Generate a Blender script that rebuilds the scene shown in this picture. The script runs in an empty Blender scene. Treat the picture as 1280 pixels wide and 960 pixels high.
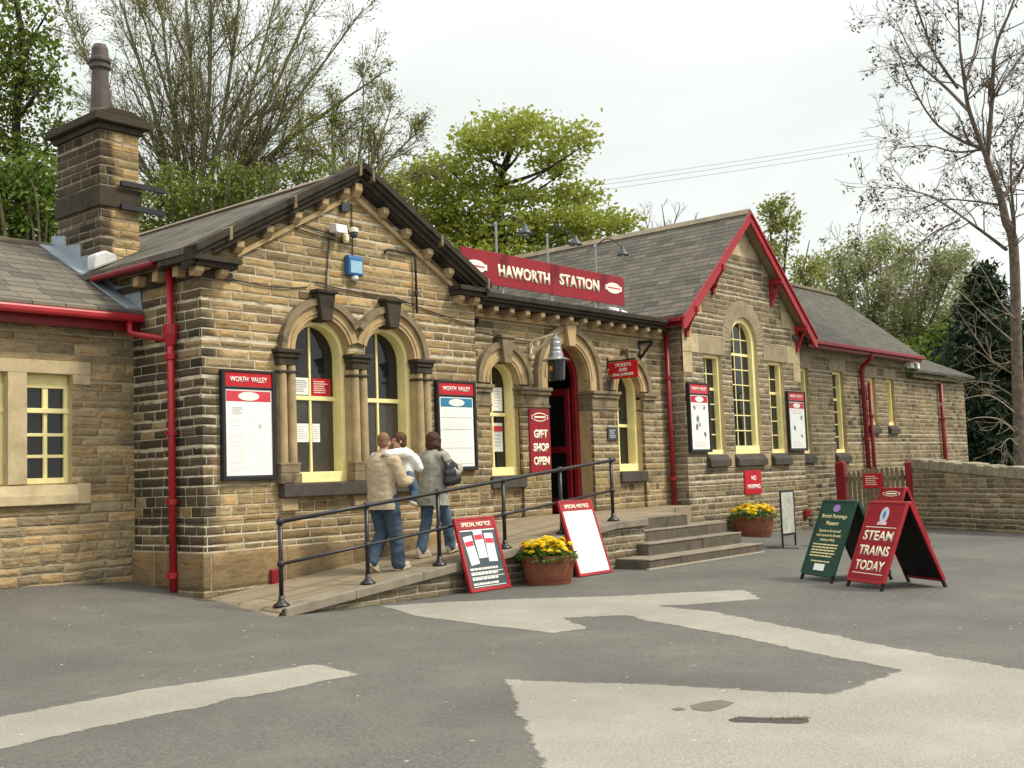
import bpy, bmesh, math, random
import numpy as np
from mathutils import Vector, Matrix
from mathutils.geometry import tessellate_polygon

PI = math.pi
R = math.radians
SC = bpy.context.scene
COL = SC.collection
random.seed(7)
RNG = np.random.default_rng(11)

# ------------------------------------------------------------------ camera constants (focal length in photo pixels, 1280 wide)
CAM_F, CAM_H = 1403.3, 1.37
YAW, PITCH, ROLL = R(49.749), R(4.661), R(2.064)
def cam_axes():
    cy, sy, cp, sp = math.cos(YAW), math.sin(YAW), math.cos(PITCH), math.sin(PITCH)
    f = np.array([sy*cp, cy*cp, sp]); r = np.array([cy, -sy, 0.0]); d = np.cross(f, r)
    cr, sr = math.cos(ROLL), math.sin(ROLL)
    return cr*r + sr*d, -sr*r + cr*d, f
CR, CD, CF = cam_axes()
def at(px, py, depth):
    """a survey point: where the sight line (px, py) of the photo is `depth` metres away"""
    return np.array([0, 0, CAM_H]) + depth*(CF + CR*(px-640)/CAM_F + CD*(py-480)/CAM_F)

# ------------------------------------------------------------------ scene graph helpers
def world_loc(o):
    v = Vector((0, 0, 0))
    while o is not None:
        v += o.location; o = o.parent
    return v
def tag(o, label=None, cat=None, group=None, kind=None):
    if label: o['label'] = label
    if cat: o['category'] = cat
    if group: o['group'] = group
    if kind: o['kind'] = kind
    return o
def thing(name, label, cat, loc=(0, 0, 0), rz=0.0, group=None):
    o = bpy.data.objects.new(name, None); COL.objects.link(o)
    o.empty_display_size = .2
    o.location = loc; o.rotation_euler = (0, 0, rz)
    return tag(o, label, cat, group)
def copy_tree(o, parent=None):
    c = o.copy(); COL.objects.link(c)
    if parent is not None:
        c.parent = parent
    for ch in list(o.children):
        copy_tree(ch, c)
    return c

class MB:
    """collects shapes, links them as one mesh object"""
    def __init__(s): s.v = []; s.f = []; s.m = []
    def add(s, vs, fs, mi=0):
        b = len(s.v); s.v += [tuple(map(float, p)) for p in vs]
        s.f += [tuple(i+b for i in f) for f in fs]; s.m += [mi]*len(fs); return s
    def box(s, x0, x1, y0, y1, z0, z1, mi=0):
        vs = [(x0,y0,z0),(x1,y0,z0),(x1,y1,z0),(x0,y1,z0),(x0,y0,z1),(x1,y0,z1),(x1,y1,z1),(x0,y1,z1)]
        return s.add(vs, [(3,2,1,0),(4,5,6,7),(0,1,5,4),(1,2,6,5),(2,3,7,6),(3,0,4,7)], mi)
    def prism(s, poly, axis, a0, a1, mi=0):
        n = len(poly)
        area = sum(poly[i][0]*poly[(i+1) % n][1]-poly[(i+1) % n][0]*poly[i][1] for i in range(n))
        if area < 0: poly = poly[::-1]
        def p3(p, a):
            if axis == 'y': return (p[0], a, p[1])
            if axis == 'x': return (a, p[0], p[1])
            return (p[0], p[1], a)
        vs = [p3(p, a0) for p in poly]+[p3(p, a1) for p in poly]
        fs = [tuple(range(n)), tuple(range(2*n-1, n-1, -1))]
        fs += [(i+n, (i+1) % n+n, (i+1) % n, i) for i in range(n)]
        if axis in 'xz': fs = [f[::-1] for f in fs]
        return s.add(vs, fs, mi)
    def tube(s, pts, r, n=8, mi=0, caps=True):
        pts = [Vector(p) for p in pts]; k = len(pts)
        rs = list(r) if hasattr(r, '__len__') else [r]*k
        t = (pts[1]-pts[0]).normalized()
        up = Vector((0, 0, 1)) if abs(t.z) < .95 else Vector((1, 0, 0))
        u = t.cross(up).normalized()
        vs = []
        for i in range(k):
            t = (pts[min(i+1, k-1)]-pts[max(i-1, 0)]).normalized()
            u = (u-t*u.dot(t)).normalized(); w = t.cross(u)
            for j in range(n):
                a = 2*PI*j/n
                vs.append(pts[i]+(u*math.cos(a)+w*math.sin(a))*rs[i])
        fs = [(i*n+j, i*n+(j+1) % n, (i+1)*n+(j+1) % n, (i+1)*n+j) for i in range(k-1) for j in range(n)]
        if caps: fs += [tuple(range(n-1, -1, -1)), tuple((k-1)*n+j for j in range(n))]
        return s.add(vs, fs, mi)
    def lathe(s, c, prof, n=20, mi=0):
        vs = []
        for (r, z) in prof:
            for j in range(n):
                a = 2*PI*j/n; vs.append((c[0]+r*math.cos(a), c[1]+r*math.sin(a), c[2]+z))
        k = len(prof)
        fs = [(i*n+j, i*n+(j+1) % n, (i+1)*n+(j+1) % n, (i+1)*n+j) for i in range(k-1) for j in range(n)]
        fs += [tuple(range(n-1, -1, -1)), tuple((k-1)*n+j for j in range(n))]
        return s.add(vs, fs, mi)
    def arch(s, cx, zs, r0, r1, y0, y1, a0=0.0, a1=PI, n=22, mi=0):
        vs = []
        for i in range(n+1):
            a = a0+(a1-a0)*i/n; c, q = math.cos(a), math.sin(a)
            for (r, y) in ((r0, y0), (r1, y0), (r1, y1), (r0, y1)):
                vs.append((cx+r*c, y, zs+r*q))
        fs = []
        for i in range(n):
            b = 4*i
            for j in range(4):
                k = (j+1) % 4
                fs.append((b+j, b+k, b+4+k, b+4+j))
        fs += [(3, 2, 1, 0), (4*n, 4*n+1, 4*n+2, 4*n+3)]
        return s.add(vs, [f[::-1] for f in fs], mi)
    def build(s, name, mats, parent=None, local=False, smooth=False, bevel=0.0, seg=2):
        me = bpy.data.meshes.new(name)
        off = world_loc(parent) if (parent is not None and not local) else Vector((0, 0, 0))
        me.from_pydata([(p[0]-off.x, p[1]-off.y, p[2]-off.z) for p in s.v], [], s.f)
        if not isinstance(mats, (list, tuple)): mats = [mats]
        for m in mats: me.materials.append(m)
        me.polygons.foreach_set('material_index', s.m)
        if smooth: me.polygons.foreach_set('use_smooth', [True]*len(s.f))
        me.update()
        o = bpy.data.objects.new(name, me); COL.objects.link(o)
        if parent is not None: o.parent = parent
        if bevel > 0:
            b = o.modifiers.new('bevel', 'BEVEL'); b.width = bevel; b.segments = seg; b.limit_method = 'ANGLE'; b.angle_limit = R(40)
        return o

def rebase(o):
    """put the origin of a one-mesh thing at the middle of its base"""
    me = o.data; n = len(me.vertices); co = np.empty(n*3, np.float32); me.vertices.foreach_get('co', co); co = co.reshape(-1, 3)
    lo, hi = co.min(0), co.max(0); b = np.array([(lo[0]+hi[0])/2, (lo[1]+hi[1])/2, lo[2]], np.float32)
    me.vertices.foreach_set('co', (co-b).ravel()); me.update(); o.location = [float(q) for q in b]
    return o

def np_mesh(name, verts, quads, mats, parent=None, smooth=False, idx=None):
    """fast mesh from arrays; quads (n,4) or tris (n,3)"""
    me = bpy.data.meshes.new(name)
    verts = np.asarray(verts, np.float32); quads = np.asarray(quads, np.int32); k = quads.shape[1]
    if parent is not None: verts = verts-np.array(world_loc(parent), np.float32)
    me.vertices.add(len(verts)); me.vertices.foreach_set('co', verts.ravel())
    me.loops.add(quads.size); me.loops.foreach_set('vertex_index', quads.ravel())
    me.polygons.add(len(quads)); me.polygons.foreach_set('loop_start', np.arange(len(quads), dtype=np.int32)*k)
    if smooth: me.polygons.foreach_set('use_smooth', np.ones(len(quads), bool))
    if not isinstance(mats, (list, tuple)): mats = [mats]
    for m in mats: me.materials.append(m)
    if idx is not None: me.polygons.foreach_set('material_index', np.asarray(idx, np.int32))
    me.update(calc_edges=True)
    o = bpy.data.objects.new(name, me); COL.objects.link(o)
    if parent is not None: o.parent = parent
    return o

def lettering(s, parent, org, xd, ud, height, width, mat, bold=0.0, depth=.004, lift=.001, name='lettering', local=False, spacing=1.0, shear=0.0):
    """a line of raised or painted letters, centred on org, along xd, up along ud"""
    cu = bpy.data.curves.new('t', 'FONT'); cu.body = s; cu.size = 1.0; cu.extrude = 0.0; cu.offset = bold; cu.space_character = spacing; cu.shear = shear
    cu.resolution_u = 3; cu.fill_mode = 'FRONT'
    t = bpy.data.objects.new('t', cu); COL.objects.link(t)
    dg = bpy.context.evaluated_depsgraph_get()
    me = bpy.data.meshes.new_from_object(t.evaluated_get(dg))
    bpy.data.objects.remove(t)
    n = len(me.vertices); co = np.empty(n*3, np.float32); me.vertices.foreach_get('co', co); co = co.reshape(-1, 3)
    lo, hi = co.min(0), co.max(0); w, h = hi[0]-lo[0], hi[1]-lo[1]
    sy = height/h; sx = (width/w) if width else sy
    bm = bmesh.new(); bm.from_mesh(me); bpy.data.meshes.remove(me)
    g = bmesh.ops.extrude_face_region(bm, geom=bm.faces[:])
    for e in g['geom']:
        if isinstance(e, bmesh.types.BMVert): e.co.z += depth
    bmesh.ops.recalc_face_normals(bm, faces=bm.faces[:])
    xd, ud = Vector(xd).normalized(), Vector(ud).normalized(); nd = xd.cross(ud)
    off = world_loc(parent) if not local else Vector((0, 0, 0)); org = Vector(org)-off
    cx, cy = (lo[0]+hi[0])/2, (lo[1]+hi[1])/2
    for v in bm.verts:
        p = v.co.copy()
        v.co = org+xd*((p.x-cx)*sx)+ud*((p.y-cy)*sy)+nd*(p.z+lift)
    me = bpy.data.meshes.new(name); bm.to_mesh(me); bm.free(); me.materials.append(mat)
    o = bpy.data.objects.new(name, me); COL.objects.link(o); o.parent = parent
    return o

# ------------------------------------------------------------------ materials
class NT:
    def __init__(s, name, rough=.8, spec=.3):
        s.mat = bpy.data.materials.new(name); s.mat.use_nodes = True
        s.t = s.mat.node_tree; s.n = s.t.nodes; s.l = s.t.links
        s.b = s.n['Principled BSDF']; s.b.inputs['Roughness'].default_value = rough
        s.b.inputs['Specular IOR Level'].default_value = spec
    def new(s, t, **kw):
        q = s.n.new(t)
        for k, v in kw.items(): setattr(q, k, v)
        return q
    def put(s, sock, v):
        if hasattr(v, 'links'): s.l.new(v, sock)
        elif isinstance(v, (tuple, list)) and len(v) == 3 and len(sock.default_value) == 4: sock.default_value = (*v, 1)
        else: sock.default_value = v
    def m(s, op, a, b=None, c=None, clamp=False):
        q = s.new('ShaderNodeMath', operation=op, use_clamp=clamp); s.put(q.inputs[0], a)
        if b is not None: s.put(q.inputs[1], b)
        if c is not None: s.put(q.inputs[2], c)
        return q.outputs[0]
    def mix(s, f, a, b, mode='MIX'):
        q = s.new('ShaderNodeMix', data_type='RGBA', blend_type=mode); s.put(q.inputs['Factor'], f); s.put(q.inputs['A'], a) if False else None
        s.put(q.inputs[6], a); s.put(q.inputs[7], b); return q.outputs[2]
    def mixf(s, f, a, b):
        q = s.new('ShaderNodeMix', data_type='FLOAT'); s.put(q.inputs[0], f); s.put(q.inputs[2], a); s.put(q.inputs[3], b); return q.outputs[0]
    def noise(s, vec, scale, detail=4, rough=.55, dist=0.0):
        q = s.new('ShaderNodeTexNoise'); q.inputs['Scale'].default_value = scale; q.inputs['Detail'].default_value = detail
        q.inputs['Roughness'].default_value = rough; q.inputs['Distortion'].default_value = dist
        if vec is not None: s.l.new(vec, q.inputs['Vector'])
        return q.outputs['Fac']
    def ramp(s, f, stops, interp='LINEAR'):
        q = s.new('ShaderNodeValToRGB'); s.put(q.inputs[0], f); e = q.color_ramp.elements; q.color_ramp.interpolation = interp
        while len(e) < len(stops): e.new(.5)
        for i, (p, c) in enumerate(stops):
            e[i].position = p; e[i].color = (*c, 1) if len(c) == 3 else c
        return q.outputs[0]
    def sm(s, x, a, b):
        q = s.new('ShaderNodeMapRange', interpolation_type='SMOOTHSTEP'); s.put(q.inputs[0], x); s.put(q.inputs[1], a); s.put(q.inputs[2], b); return q.outputs[0]
    def pos(s): return s.new('ShaderNodeNewGeometry').outputs['Position']
    def obj(s): return s.new('ShaderNodeTexCoord').outputs['Object']
    def xyz(s, v):
        q = s.new('ShaderNodeSeparateXYZ'); s.l.new(v, q.inputs[0]); return q.outputs
    def comb(s, x, y, z):
        q = s.new('ShaderNodeCombineXYZ'); s.put(q.inputs[0], x); s.put(q.inputs[1], y); s.put(q.inputs[2], z); return q.outputs[0]
    def white(s, v, w=None):
        q = s.new('ShaderNodeTexWhiteNoise', noise_dimensions='2D' if w is None else '3D'); s.put(q.inputs['Vector'], v); return q.outputs
    def bump(s, h, strength=.5, dist=.02):
        q = s.new('ShaderNodeBump'); q.inputs['Strength'].default_value = strength; q.inputs['Distance'].default_value = dist
        s.l.new(h, q.inputs['Height']); s.l.new(q.outputs[0], s.b.inputs['Normal'])
    def col(s, c): s.put(s.b.inputs['Base Color'], c); return s.mat

def plain(name, c, rough=.6, spec=.4, var=.12, scale=9.0, metallic=0.0, bump=0.0, dirt=None):
    """painted or simple surface with uneven tone and some grime"""
    q = NT(name, rough, spec); p = q.pos()
    n = q.noise(p, scale, 5, .6)
    lo = tuple(max(0, x*(1-var)) for x in c); hi = tuple(min(1, x*(1+var)) for x in c)
    k = q.ramp(n, [(.3, lo), (.7, hi)])
    if dirt:
        d = q.noise(p, scale*2.7, 6, .7)
        k = q.mix(q.m('MULTIPLY', q.sm(d, .52, .75), dirt[1]), k, dirt[0])
    q.b.inputs['Metallic'].default_value = metallic
    q.put(q.b.inputs['Roughness'], q.mixf(n, max(.05, rough-.1), min(1, rough+.12)))
    if bump: q.bump(q.noise(p, scale*6, 4), bump, .01)
    return q.col(k)

def stone_wall(name, h, w, palette, mortar, mw=.012, soot=None, warp=.008, rock=.55, zoff=0.0, blotch=.25):
    """coursed blocks in world scale: per-block colour, uneven pointing, rough faces"""
    q = NT(name, .92, .15); g = q.new('ShaderNodeNewGeometry'); p = g.outputs['Position']; X, Y, Z = q.xyz(p)
    NX = q.xyz(g.outputs['True Normal'])[0]
    side = q.m('GREATER_THAN', q.m('ABSOLUTE', NX), .6)
    u0 = q.mixf(side, X, Y)
    wn = q.m('SUBTRACT', q.noise(p, 1.3, 2), .5)
    wn2 = q.m('SUBTRACT', q.noise(p, 9, 3), .5)
    z = q.m('ADD', q.m('ADD', Z, 20.0+zoff), q.m('ADD', q.m('MULTIPLY', wn, warp*3), q.m('MULTIPLY', wn2, warp)))
    u = q.m('ADD', q.m('ADD', u0, q.m('MULTIPLY', wn2, warp*1.5)), q.m('MULTIPLY', side, 13.37))
    zn = q.new('ShaderNodeTexNoise', noise_dimensions='1D'); q.put(zn.inputs['W'], q.m('MULTIPLY', Z, 2.6/(h*8))); zn.inputs['Detail'].default_value = 1.0
    z = q.m('ADD', z, q.m('MULTIPLY', zn.outputs['Fac'], h*.62))
    zr = q.m('DIVIDE', z, h); row = q.m('FLOOR', zr)
    rr = q.white(q.comb(row, 3.1, 0))[0]
    bw = q.m('MULTIPLY', q.m('ADD', q.m('MULTIPLY', rr, .9), .55), w)
    uo = q.m('ADD', q.m('DIVIDE', u, bw), q.m('MULTIPLY', rr, 37.0)); cell = q.m('FLOOR', uo)
    # shift alternate joints a little so that block lengths differ
    wc = q.white(q.comb(cell, row, 0)); c1 = wc[0]
    c2 = q.white(q.comb(q.m('ADD', cell, 71.3), row, 0))[0]
    fu = q.m('MULTIPLY', q.m('FRACT', uo), bw); fv = q.m('MULTIPLY', q.m('FRACT', zr), h)
    d = q.m('MINIMUM', q.m('ADD', q.m('MINIMUM', fu, q.m('SUBTRACT', bw, fu)), mw*.35), q.m('MINIMUM', fv, q.m('SUBTRACT', h, fv)))
    fine = q.noise(p, 38, 5, .65); mid = q.noise(p, 11, 4, .6)
    d2 = q.m('ADD', d, q.m('MULTIPLY', q.m('SUBTRACT', mid, .5), .018))
    mask = q.sm(d2, mw*.45, mw*1.15)
    k = q.ramp(c1, [(i/(len(palette)-1) if len(palette) > 1 else 0, c) for i, c in enumerate(palette)])
    k = q.mix(q.m('MULTIPLY', q.m('ABSOLUTE', q.m('SUBTRACT', c2, .5)), 1.1), k, q.mix(q.m('GREATER_THAN', c2, .5), q.mix(1.0, k, (.45, .45, .47), 'MULTIPLY'), q.mix(1.0, k, (1.5, 1.35, 1.2), 'MULTIPLY')))
    k = q.mix(q.m('MULTIPLY', q.sm(fine, .35, .8), .5), k, q.mix(1.0, k, (.5, .47, .43), 'MULTIPLY'))
    st = q.noise(q.comb(q.m('MULTIPLY', u0, 5.0), q.m('MULTIPLY', Z, 24.0), q.m('MULTIPLY', c1, 9.0)), 1.0, 5, .7)
    k = q.mix(q.m('MULTIPLY', q.sm(st, .46, .68), .62), k, q.mix(1.0, k, (.40, .36, .30), 'MULTIPLY'))
    k = q.mix(q.m('MULTIPLY', q.sm(st, .46, .30), .35), k, q.mix(1.0, k, (1.35, 1.3, 1.25), 'MULTIPLY'))
    k = q.mix(blotch, k, q.ramp(q.noise(p, 2.1, 5, .6), [(.3, (.07, .055, .04)), (.7, (.5, .4, .26))]), 'OVERLAY')
    if soot is not None:
        k = soot(q, k, p, X, Y, Z, c1, c2)
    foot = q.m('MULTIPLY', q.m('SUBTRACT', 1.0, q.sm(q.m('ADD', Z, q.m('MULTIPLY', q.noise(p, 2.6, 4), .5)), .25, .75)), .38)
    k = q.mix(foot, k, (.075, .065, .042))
    mcol = q.mix(q.sm(q.noise(p, 3.3, 3), .35, .7), mortar, tuple(x*.62 for x in mortar))
    k = q.mix(mask, mcol, k)
    pil = q.sm(d2, 0.0, min(h*.42, .05))
    hgt = q.m('ADD', q.m('MULTIPLY', pil, .8), q.m('ADD', q.m('MULTIPLY', q.m('MULTIPLY', mid, mask), rock*1.4), q.m('MULTIPLY', fine, .25)))
    hgt = q.m('ADD', hgt, q.m('MULTIPLY', c2, .5*rock))
    q.bump(hgt, .6, .03)
    return q.col(k)

def ashlar(name, c, dark=(.05, .042, .034), amt=.45, scale=1.7, grain=.3, joints=None):
    q = NT(name, .9, .15); p = q.pos(); n = q.noise(p, scale, 6, .65); f = q.noise(p, 30, 5, .7)
    k = q.ramp(q.noise(p, 4.5, 5), [(.3, tuple(x*.8 for x in c)), (.7, tuple(min(1, x*1.18) for x in c))])
    k = q.mix(q.m('MULTIPLY', q.sm(n, .5, .72), amt), k, dark)
    k = q.mix(q.m('MULTIPLY', q.sm(f, .4, .8), grain), k, tuple(x*.45 for x in c))
    q.bump(q.m('ADD', f, q.m('MULTIPLY', n, .5)), .35, .01)
    return q.col(k)

def slate(name, cols, course=.19, w=.34, pitch=.6, moss=None):
    q = NT(name, .75, .3); g = q.new('ShaderNodeNewGeometry'); p = g.outputs['Position']; X, Y, Z = q.xyz(p)
    NX = q.xyz(g.outputs['True Normal'])[0]; side = q.m('GREATER_THAN', q.m('ABSOLUTE', NX), .25)
    u = q.mixf(side, X, Y)
    z = q.m('ADD', q.m('DIVIDE', q.m('ADD', Z, 10.0), math.sin(pitch)), q.m('MULTIPLY', q.noise(p, 5, 2), .03))
    zr = q.m('DIVIDE', z, course); row = q.m('FLOOR', zr); rr = q.white(q.comb(row, 1.7, 0))[0]
    uo = q.m('ADD', q.m('DIVIDE', u, w), q.m('MULTIPLY', rr, 23.0)); cell = q.m('FLOOR', uo)
    c1 = q.white(q.comb(cell, row, 0))[0]; fv = q.m('FRACT', zr)
    fu = q.m('MULTIPLY', q.m('FRACT', uo), w); du = q.m('MINIMUM', fu, q.m('SUBTRACT', w, fu))
    k = q.ramp(c1, [(i/(len(cols)-1), c) for i, c in enumerate(cols)])
    fine = q.noise(p, 26, 5, .7)
    k = q.mix(q.m('MULTIPLY', q.sm(fine, .45, .8), .5), k, tuple(x*.5 for x in cols[0]))
    big = q.noise(p, .9, 5, .6)
    k = q.mix(q.m('MULTIPLY', q.sm(big, .5, .75), .35), k, (.05, .05, .04))
    k = q.mix(q.m('MULTIPLY', q.sm(q.noise(p, 17, 3), .66, .74), .55), k, (.30, .28, .22))   # lichen specks
    if moss: k = q.mix(q.m('MULTIPLY', q.sm(q.noise(p, 3, 5, .7), .5, .65), moss[1]), k, moss[0])
    edge = q.m('MULTIPLY', q.sm(du, .001, .008), q.sm(fv, .02, .16))
    k = q.mix(edge, (.02, .019, .017), k)
    hgt = q.m('ADD', q.m('MULTIPLY', q.m('SUBTRACT', 1.0, fv), 1.0), q.m('ADD', q.m('MULTIPLY', c1, .5), q.m('ADD', q.m('MULTIPLY', fine, .3), q.m('MULTIPLY', edge, .5))))
    q.bump(hgt, .8, .02)
    return q.col(k)

def asphalt(name, base, fleck, scale=1.0, patchy=.35, worn=0.0):
    q = NT(name, .93, .2); p = q.pos()
    f = q.noise(p, 120*scale, 3, .7); a = q.noise(p, 46*scale, 4, .8); b = q.noise(p, 1.1, 6, .65); c = q.noise(p, .33, 4, .5)
    k = q.ramp(a, [(.3, tuple(x*.6 for x in base)), (.5, base), (.72, tuple(x*1.55 for x in base))])
    k = q.mix(q.m('MULTIPLY', q.sm(b, .4, .75), patchy), k, tuple(x*1.5 for x in base))
    k = q.mix(q.m('MULTIPLY', q.sm(c, .45, .7), patchy), k, tuple(x*.66 for x in base))
    v = q.new('ShaderNodeTexVoronoi'); q.l.new(p, v.inputs['Vector']); v.inputs['Scale'].default_value = 55*scale
    sp = q.m('LESS_THAN', v.outputs['Distance'], .16); rv = q.xyz(v.outputs['Color'])[0]
    k = q.mix(q.m('MULTIPLY', sp, q.sm(rv, .55, .9)), k, fleck)
    v2 = q.new('ShaderNodeTexVoronoi'); q.l.new(p, v2.inputs['Vector']); v2.inputs['Scale'].default_value = 5.5
    s2 = q.m('MULTIPLY', q.m('LESS_THAN', v2.outputs['Distance'], .07), q.m('GREATER_THAN', q.xyz(v2.outputs['Color'])[1], .6))
    k = q.mix(s2, k, tuple(min(1, x*1.25) for x in fleck))
    q.bump(q.m('ADD', f, a), .5, .008); q.col(k)
    if worn:                                                       # ragged, worn-through edge
        ed = q.new('ShaderNodeAttribute', attribute_name='edge').outputs['Fac']
        r_ = q.m('ADD', ed, q.m('ADD', q.m('MULTIPLY', q.m('SUBTRACT', q.noise(p, 9, 5, .7), .5), worn*2.2), q.m('MULTIPLY', q.m('SUBTRACT', f, .5), worn)))
        tr = q.new('ShaderNodeBsdfTransparent'); mx = q.new('ShaderNodeMixShader'); q.l.new(q.sm(r_, worn*.25, worn*.75), mx.inputs[0])
        q.l.new(tr.outputs[0], mx.inputs[1]); q.l.new(q.b.outputs[0], mx.inputs[2]); q.l.new(mx.outputs[0], q.n['Material Output'].inputs['Surface'])
    return q.mat

def leaf_mat(name, cols, trans=.35):
    q = NT(name, .6, .25)
    rnd = q.new('ShaderNodeNewGeometry').outputs['Random Per Island']
    k = q.ramp(rnd, [(i/(len(cols)-1), c) for i, c in enumerate(cols)])
    q.col(k)
    tr = q.new('ShaderNodeBsdfTranslucent'); q.l.new(k, tr.inputs[0])
    mx = q.new('ShaderNodeMixShader'); mx.inputs[0].default_value = trans
    q.l.new(q.b.outputs[0], mx.inputs[1]); q.l.new(tr.outputs[0], mx.inputs[2])
    q.l.new(mx.outputs[0], q.n['Material Output'].inputs['Surface'])
    return q.mat

def bark_mat(name, c):
    q = NT(name, .95, .1); p = q.pos(); n = q.noise(p, 7, 5, .7)
    q.bump(n, .6, .03)
    return q.col(q.ramp(n, [(.3, tuple(x*.5 for x in c)), (.7, tuple(x*1.4 for x in c))]))

# --- coal smoke and stain functions (gable and chimney also carry painted shade)
def soot_shade_gable(q, k, p, X, Y, Z, c1, c2):
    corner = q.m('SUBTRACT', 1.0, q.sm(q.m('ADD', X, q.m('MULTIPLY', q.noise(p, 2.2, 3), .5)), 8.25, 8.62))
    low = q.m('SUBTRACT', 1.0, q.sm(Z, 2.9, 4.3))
    dark = q.m('MULTIPLY', q.m('MULTIPLY', corner, q.mixf(low, .68, 1.0)), q.m('GREATER_THAN', c2, .14))  # side wall: its shade is painted into the stone along with smoke black
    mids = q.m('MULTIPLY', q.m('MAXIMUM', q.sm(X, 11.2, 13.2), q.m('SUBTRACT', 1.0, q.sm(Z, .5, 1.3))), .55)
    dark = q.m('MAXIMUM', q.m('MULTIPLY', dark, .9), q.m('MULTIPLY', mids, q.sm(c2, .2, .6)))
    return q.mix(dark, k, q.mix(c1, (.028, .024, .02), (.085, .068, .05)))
def soot_right(q, k, p, X, Y, Z, c1, c2):
    d = q.m('MULTIPLY', q.sm(c2, .42, .62), .62)
    return q.mix(d, k, q.mix(c1, (.06, .05, .04), (.16, .125, .085)))
def soot_main(q, k, p, X, Y, Z, c1, c2):
    d = q.m('MULTIPLY', q.sm(c2, .5, .75), .55)
    return q.mix(d, k, q.mix(c1, (.055, .046, .036), (.15, .115, .075)))
def soot_far(q, k, p, X, Y, Z, c1, c2):
    d = q.m('MULTIPLY', q.m('MULTIPLY', q.sm(c2, .4, .55), .85), q.mixf(q.sm(q.noise(p, .8, 3), .4, .6), .35, 1.0))
    return q.mix(d, k, q.mix(c1, (.03, .026, .022), (.10, .08, .06)))
def soot_shade_chim(q, k, p, X, Y, Z, c1, c2):
    left = q.m('SUBTRACT', 1.0, q.sm(q.m('ADD', X, q.m('MULTIPLY', q.noise(p, 4, 3), .3)), 8.22, 8.36))  # left face: smoke black plus the shade of that side, painted in
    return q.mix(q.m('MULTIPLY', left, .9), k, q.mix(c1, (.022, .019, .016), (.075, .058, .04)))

TAN = [(0.253, 0.193, 0.112), (0.404, 0.313, 0.172), (0.495, 0.387, 0.216), (0.443, 0.320, 0.157), (0.545, 0.441, 0.269), (0.330, 0.253, 0.149)]
GREY = [(0.256, 0.211, 0.141), (0.371, 0.307, 0.198), (0.435, 0.365, 0.230), (0.333, 0.262, 0.160), (0.486, 0.410, 0.269)]
M = {}
M['gable'] = stone_wall('gable_stone', .121, .37, TAN, (.64, .565, .42), .013, soot_shade_gable)
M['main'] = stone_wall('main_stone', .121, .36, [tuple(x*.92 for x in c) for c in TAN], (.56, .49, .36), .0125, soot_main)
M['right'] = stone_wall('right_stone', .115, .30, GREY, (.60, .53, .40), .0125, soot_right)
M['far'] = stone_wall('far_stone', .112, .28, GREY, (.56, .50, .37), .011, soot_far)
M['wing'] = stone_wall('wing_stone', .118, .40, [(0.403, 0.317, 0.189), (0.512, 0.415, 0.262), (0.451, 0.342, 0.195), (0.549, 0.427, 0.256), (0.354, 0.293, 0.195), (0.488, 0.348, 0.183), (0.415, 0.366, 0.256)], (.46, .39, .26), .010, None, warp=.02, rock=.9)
M['chim'] = stone_wall('chimney_stone', .125, .36, TAN, (.36, .30, .21), .011, soot_shade_chim)
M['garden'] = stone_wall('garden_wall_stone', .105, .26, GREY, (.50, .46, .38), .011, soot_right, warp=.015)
M['ashlar'] = ashlar('pale_ashlar', (.43, .325, .185))
M['ashlar_gold'] = ashlar('gold_ashlar', (.50, .36, .19), amt=.3)
M['ashlar_clean'] = ashlar('clean_ashlar', (.54, .435, .265), amt=.12, grain=.18)
M['ashlar_grey'] = ashlar('grey_ashlar', (.37, .30, .20), amt=.35)
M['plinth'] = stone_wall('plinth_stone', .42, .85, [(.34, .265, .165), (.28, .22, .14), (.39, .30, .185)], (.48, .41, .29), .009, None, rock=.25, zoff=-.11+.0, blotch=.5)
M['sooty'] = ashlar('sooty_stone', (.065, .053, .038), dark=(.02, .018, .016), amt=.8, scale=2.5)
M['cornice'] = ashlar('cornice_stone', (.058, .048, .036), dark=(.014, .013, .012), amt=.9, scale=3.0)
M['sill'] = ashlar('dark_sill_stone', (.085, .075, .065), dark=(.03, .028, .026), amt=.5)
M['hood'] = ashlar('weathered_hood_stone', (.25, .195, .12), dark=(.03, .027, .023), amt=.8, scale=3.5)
M['step'] = ashlar('step_stone', (.25, .215, .165), dark=(.10, .088, .07), amt=.6)
M['step_front'] = ashlar('step_riser_stone', (.125, .105, .08), dark=(.055, .047, .037), amt=.6, scale=3)
M['slate'] = slate('roof_slate', [(.060, .051, .040), (.11, .094, .070), (.15, .128, .096), (.085, .073, .058), (.12, .105, .085)])
M['slate_far'] = slate('far_roof_slate', [(.062, .054, .042), (.085, .075, .058), (.10, .09, .07)], .17, .28)
M['slate_wing'] = slate('wing_roof_slate', [(.10, .086, .065), (.18, .152, .112), (.14, .122, .095), (.085, .073, .058), (.16, .14, .105)], .20, .42, .5)
M['ridge'] = ashlar('ridge_tile', (.25, .205, .145), amt=.4)
M['lead'] = plain('lead_sheet', (.28, .32, .36), .5, .4, .15, 6)
M['white_lead'] = plain('white_flashing', (.62, .62, .60), .6, .3, .2, 7, dirt=((.2, .19, .16), .5))
M['red'] = plain('red_gloss_paint', (.36, .012, .020), .38, .5, .22, 4, dirt=((.12, .03, .025), .5))
M['red_dark'] = plain('dark_red_paint', (.23, .011, .017), .42, .4, .22, 4, dirt=((.07, .02, .018), .5))
M['red_bright'] = plain('bright_red_sign', (.52, .010, .018), .4, .4, .08, 6)
M['maroon'] = plain('maroon_sign', (.28, .010, .020), .45, .35, .12, 3, dirt=((.12, .02, .025), .45))
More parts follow.
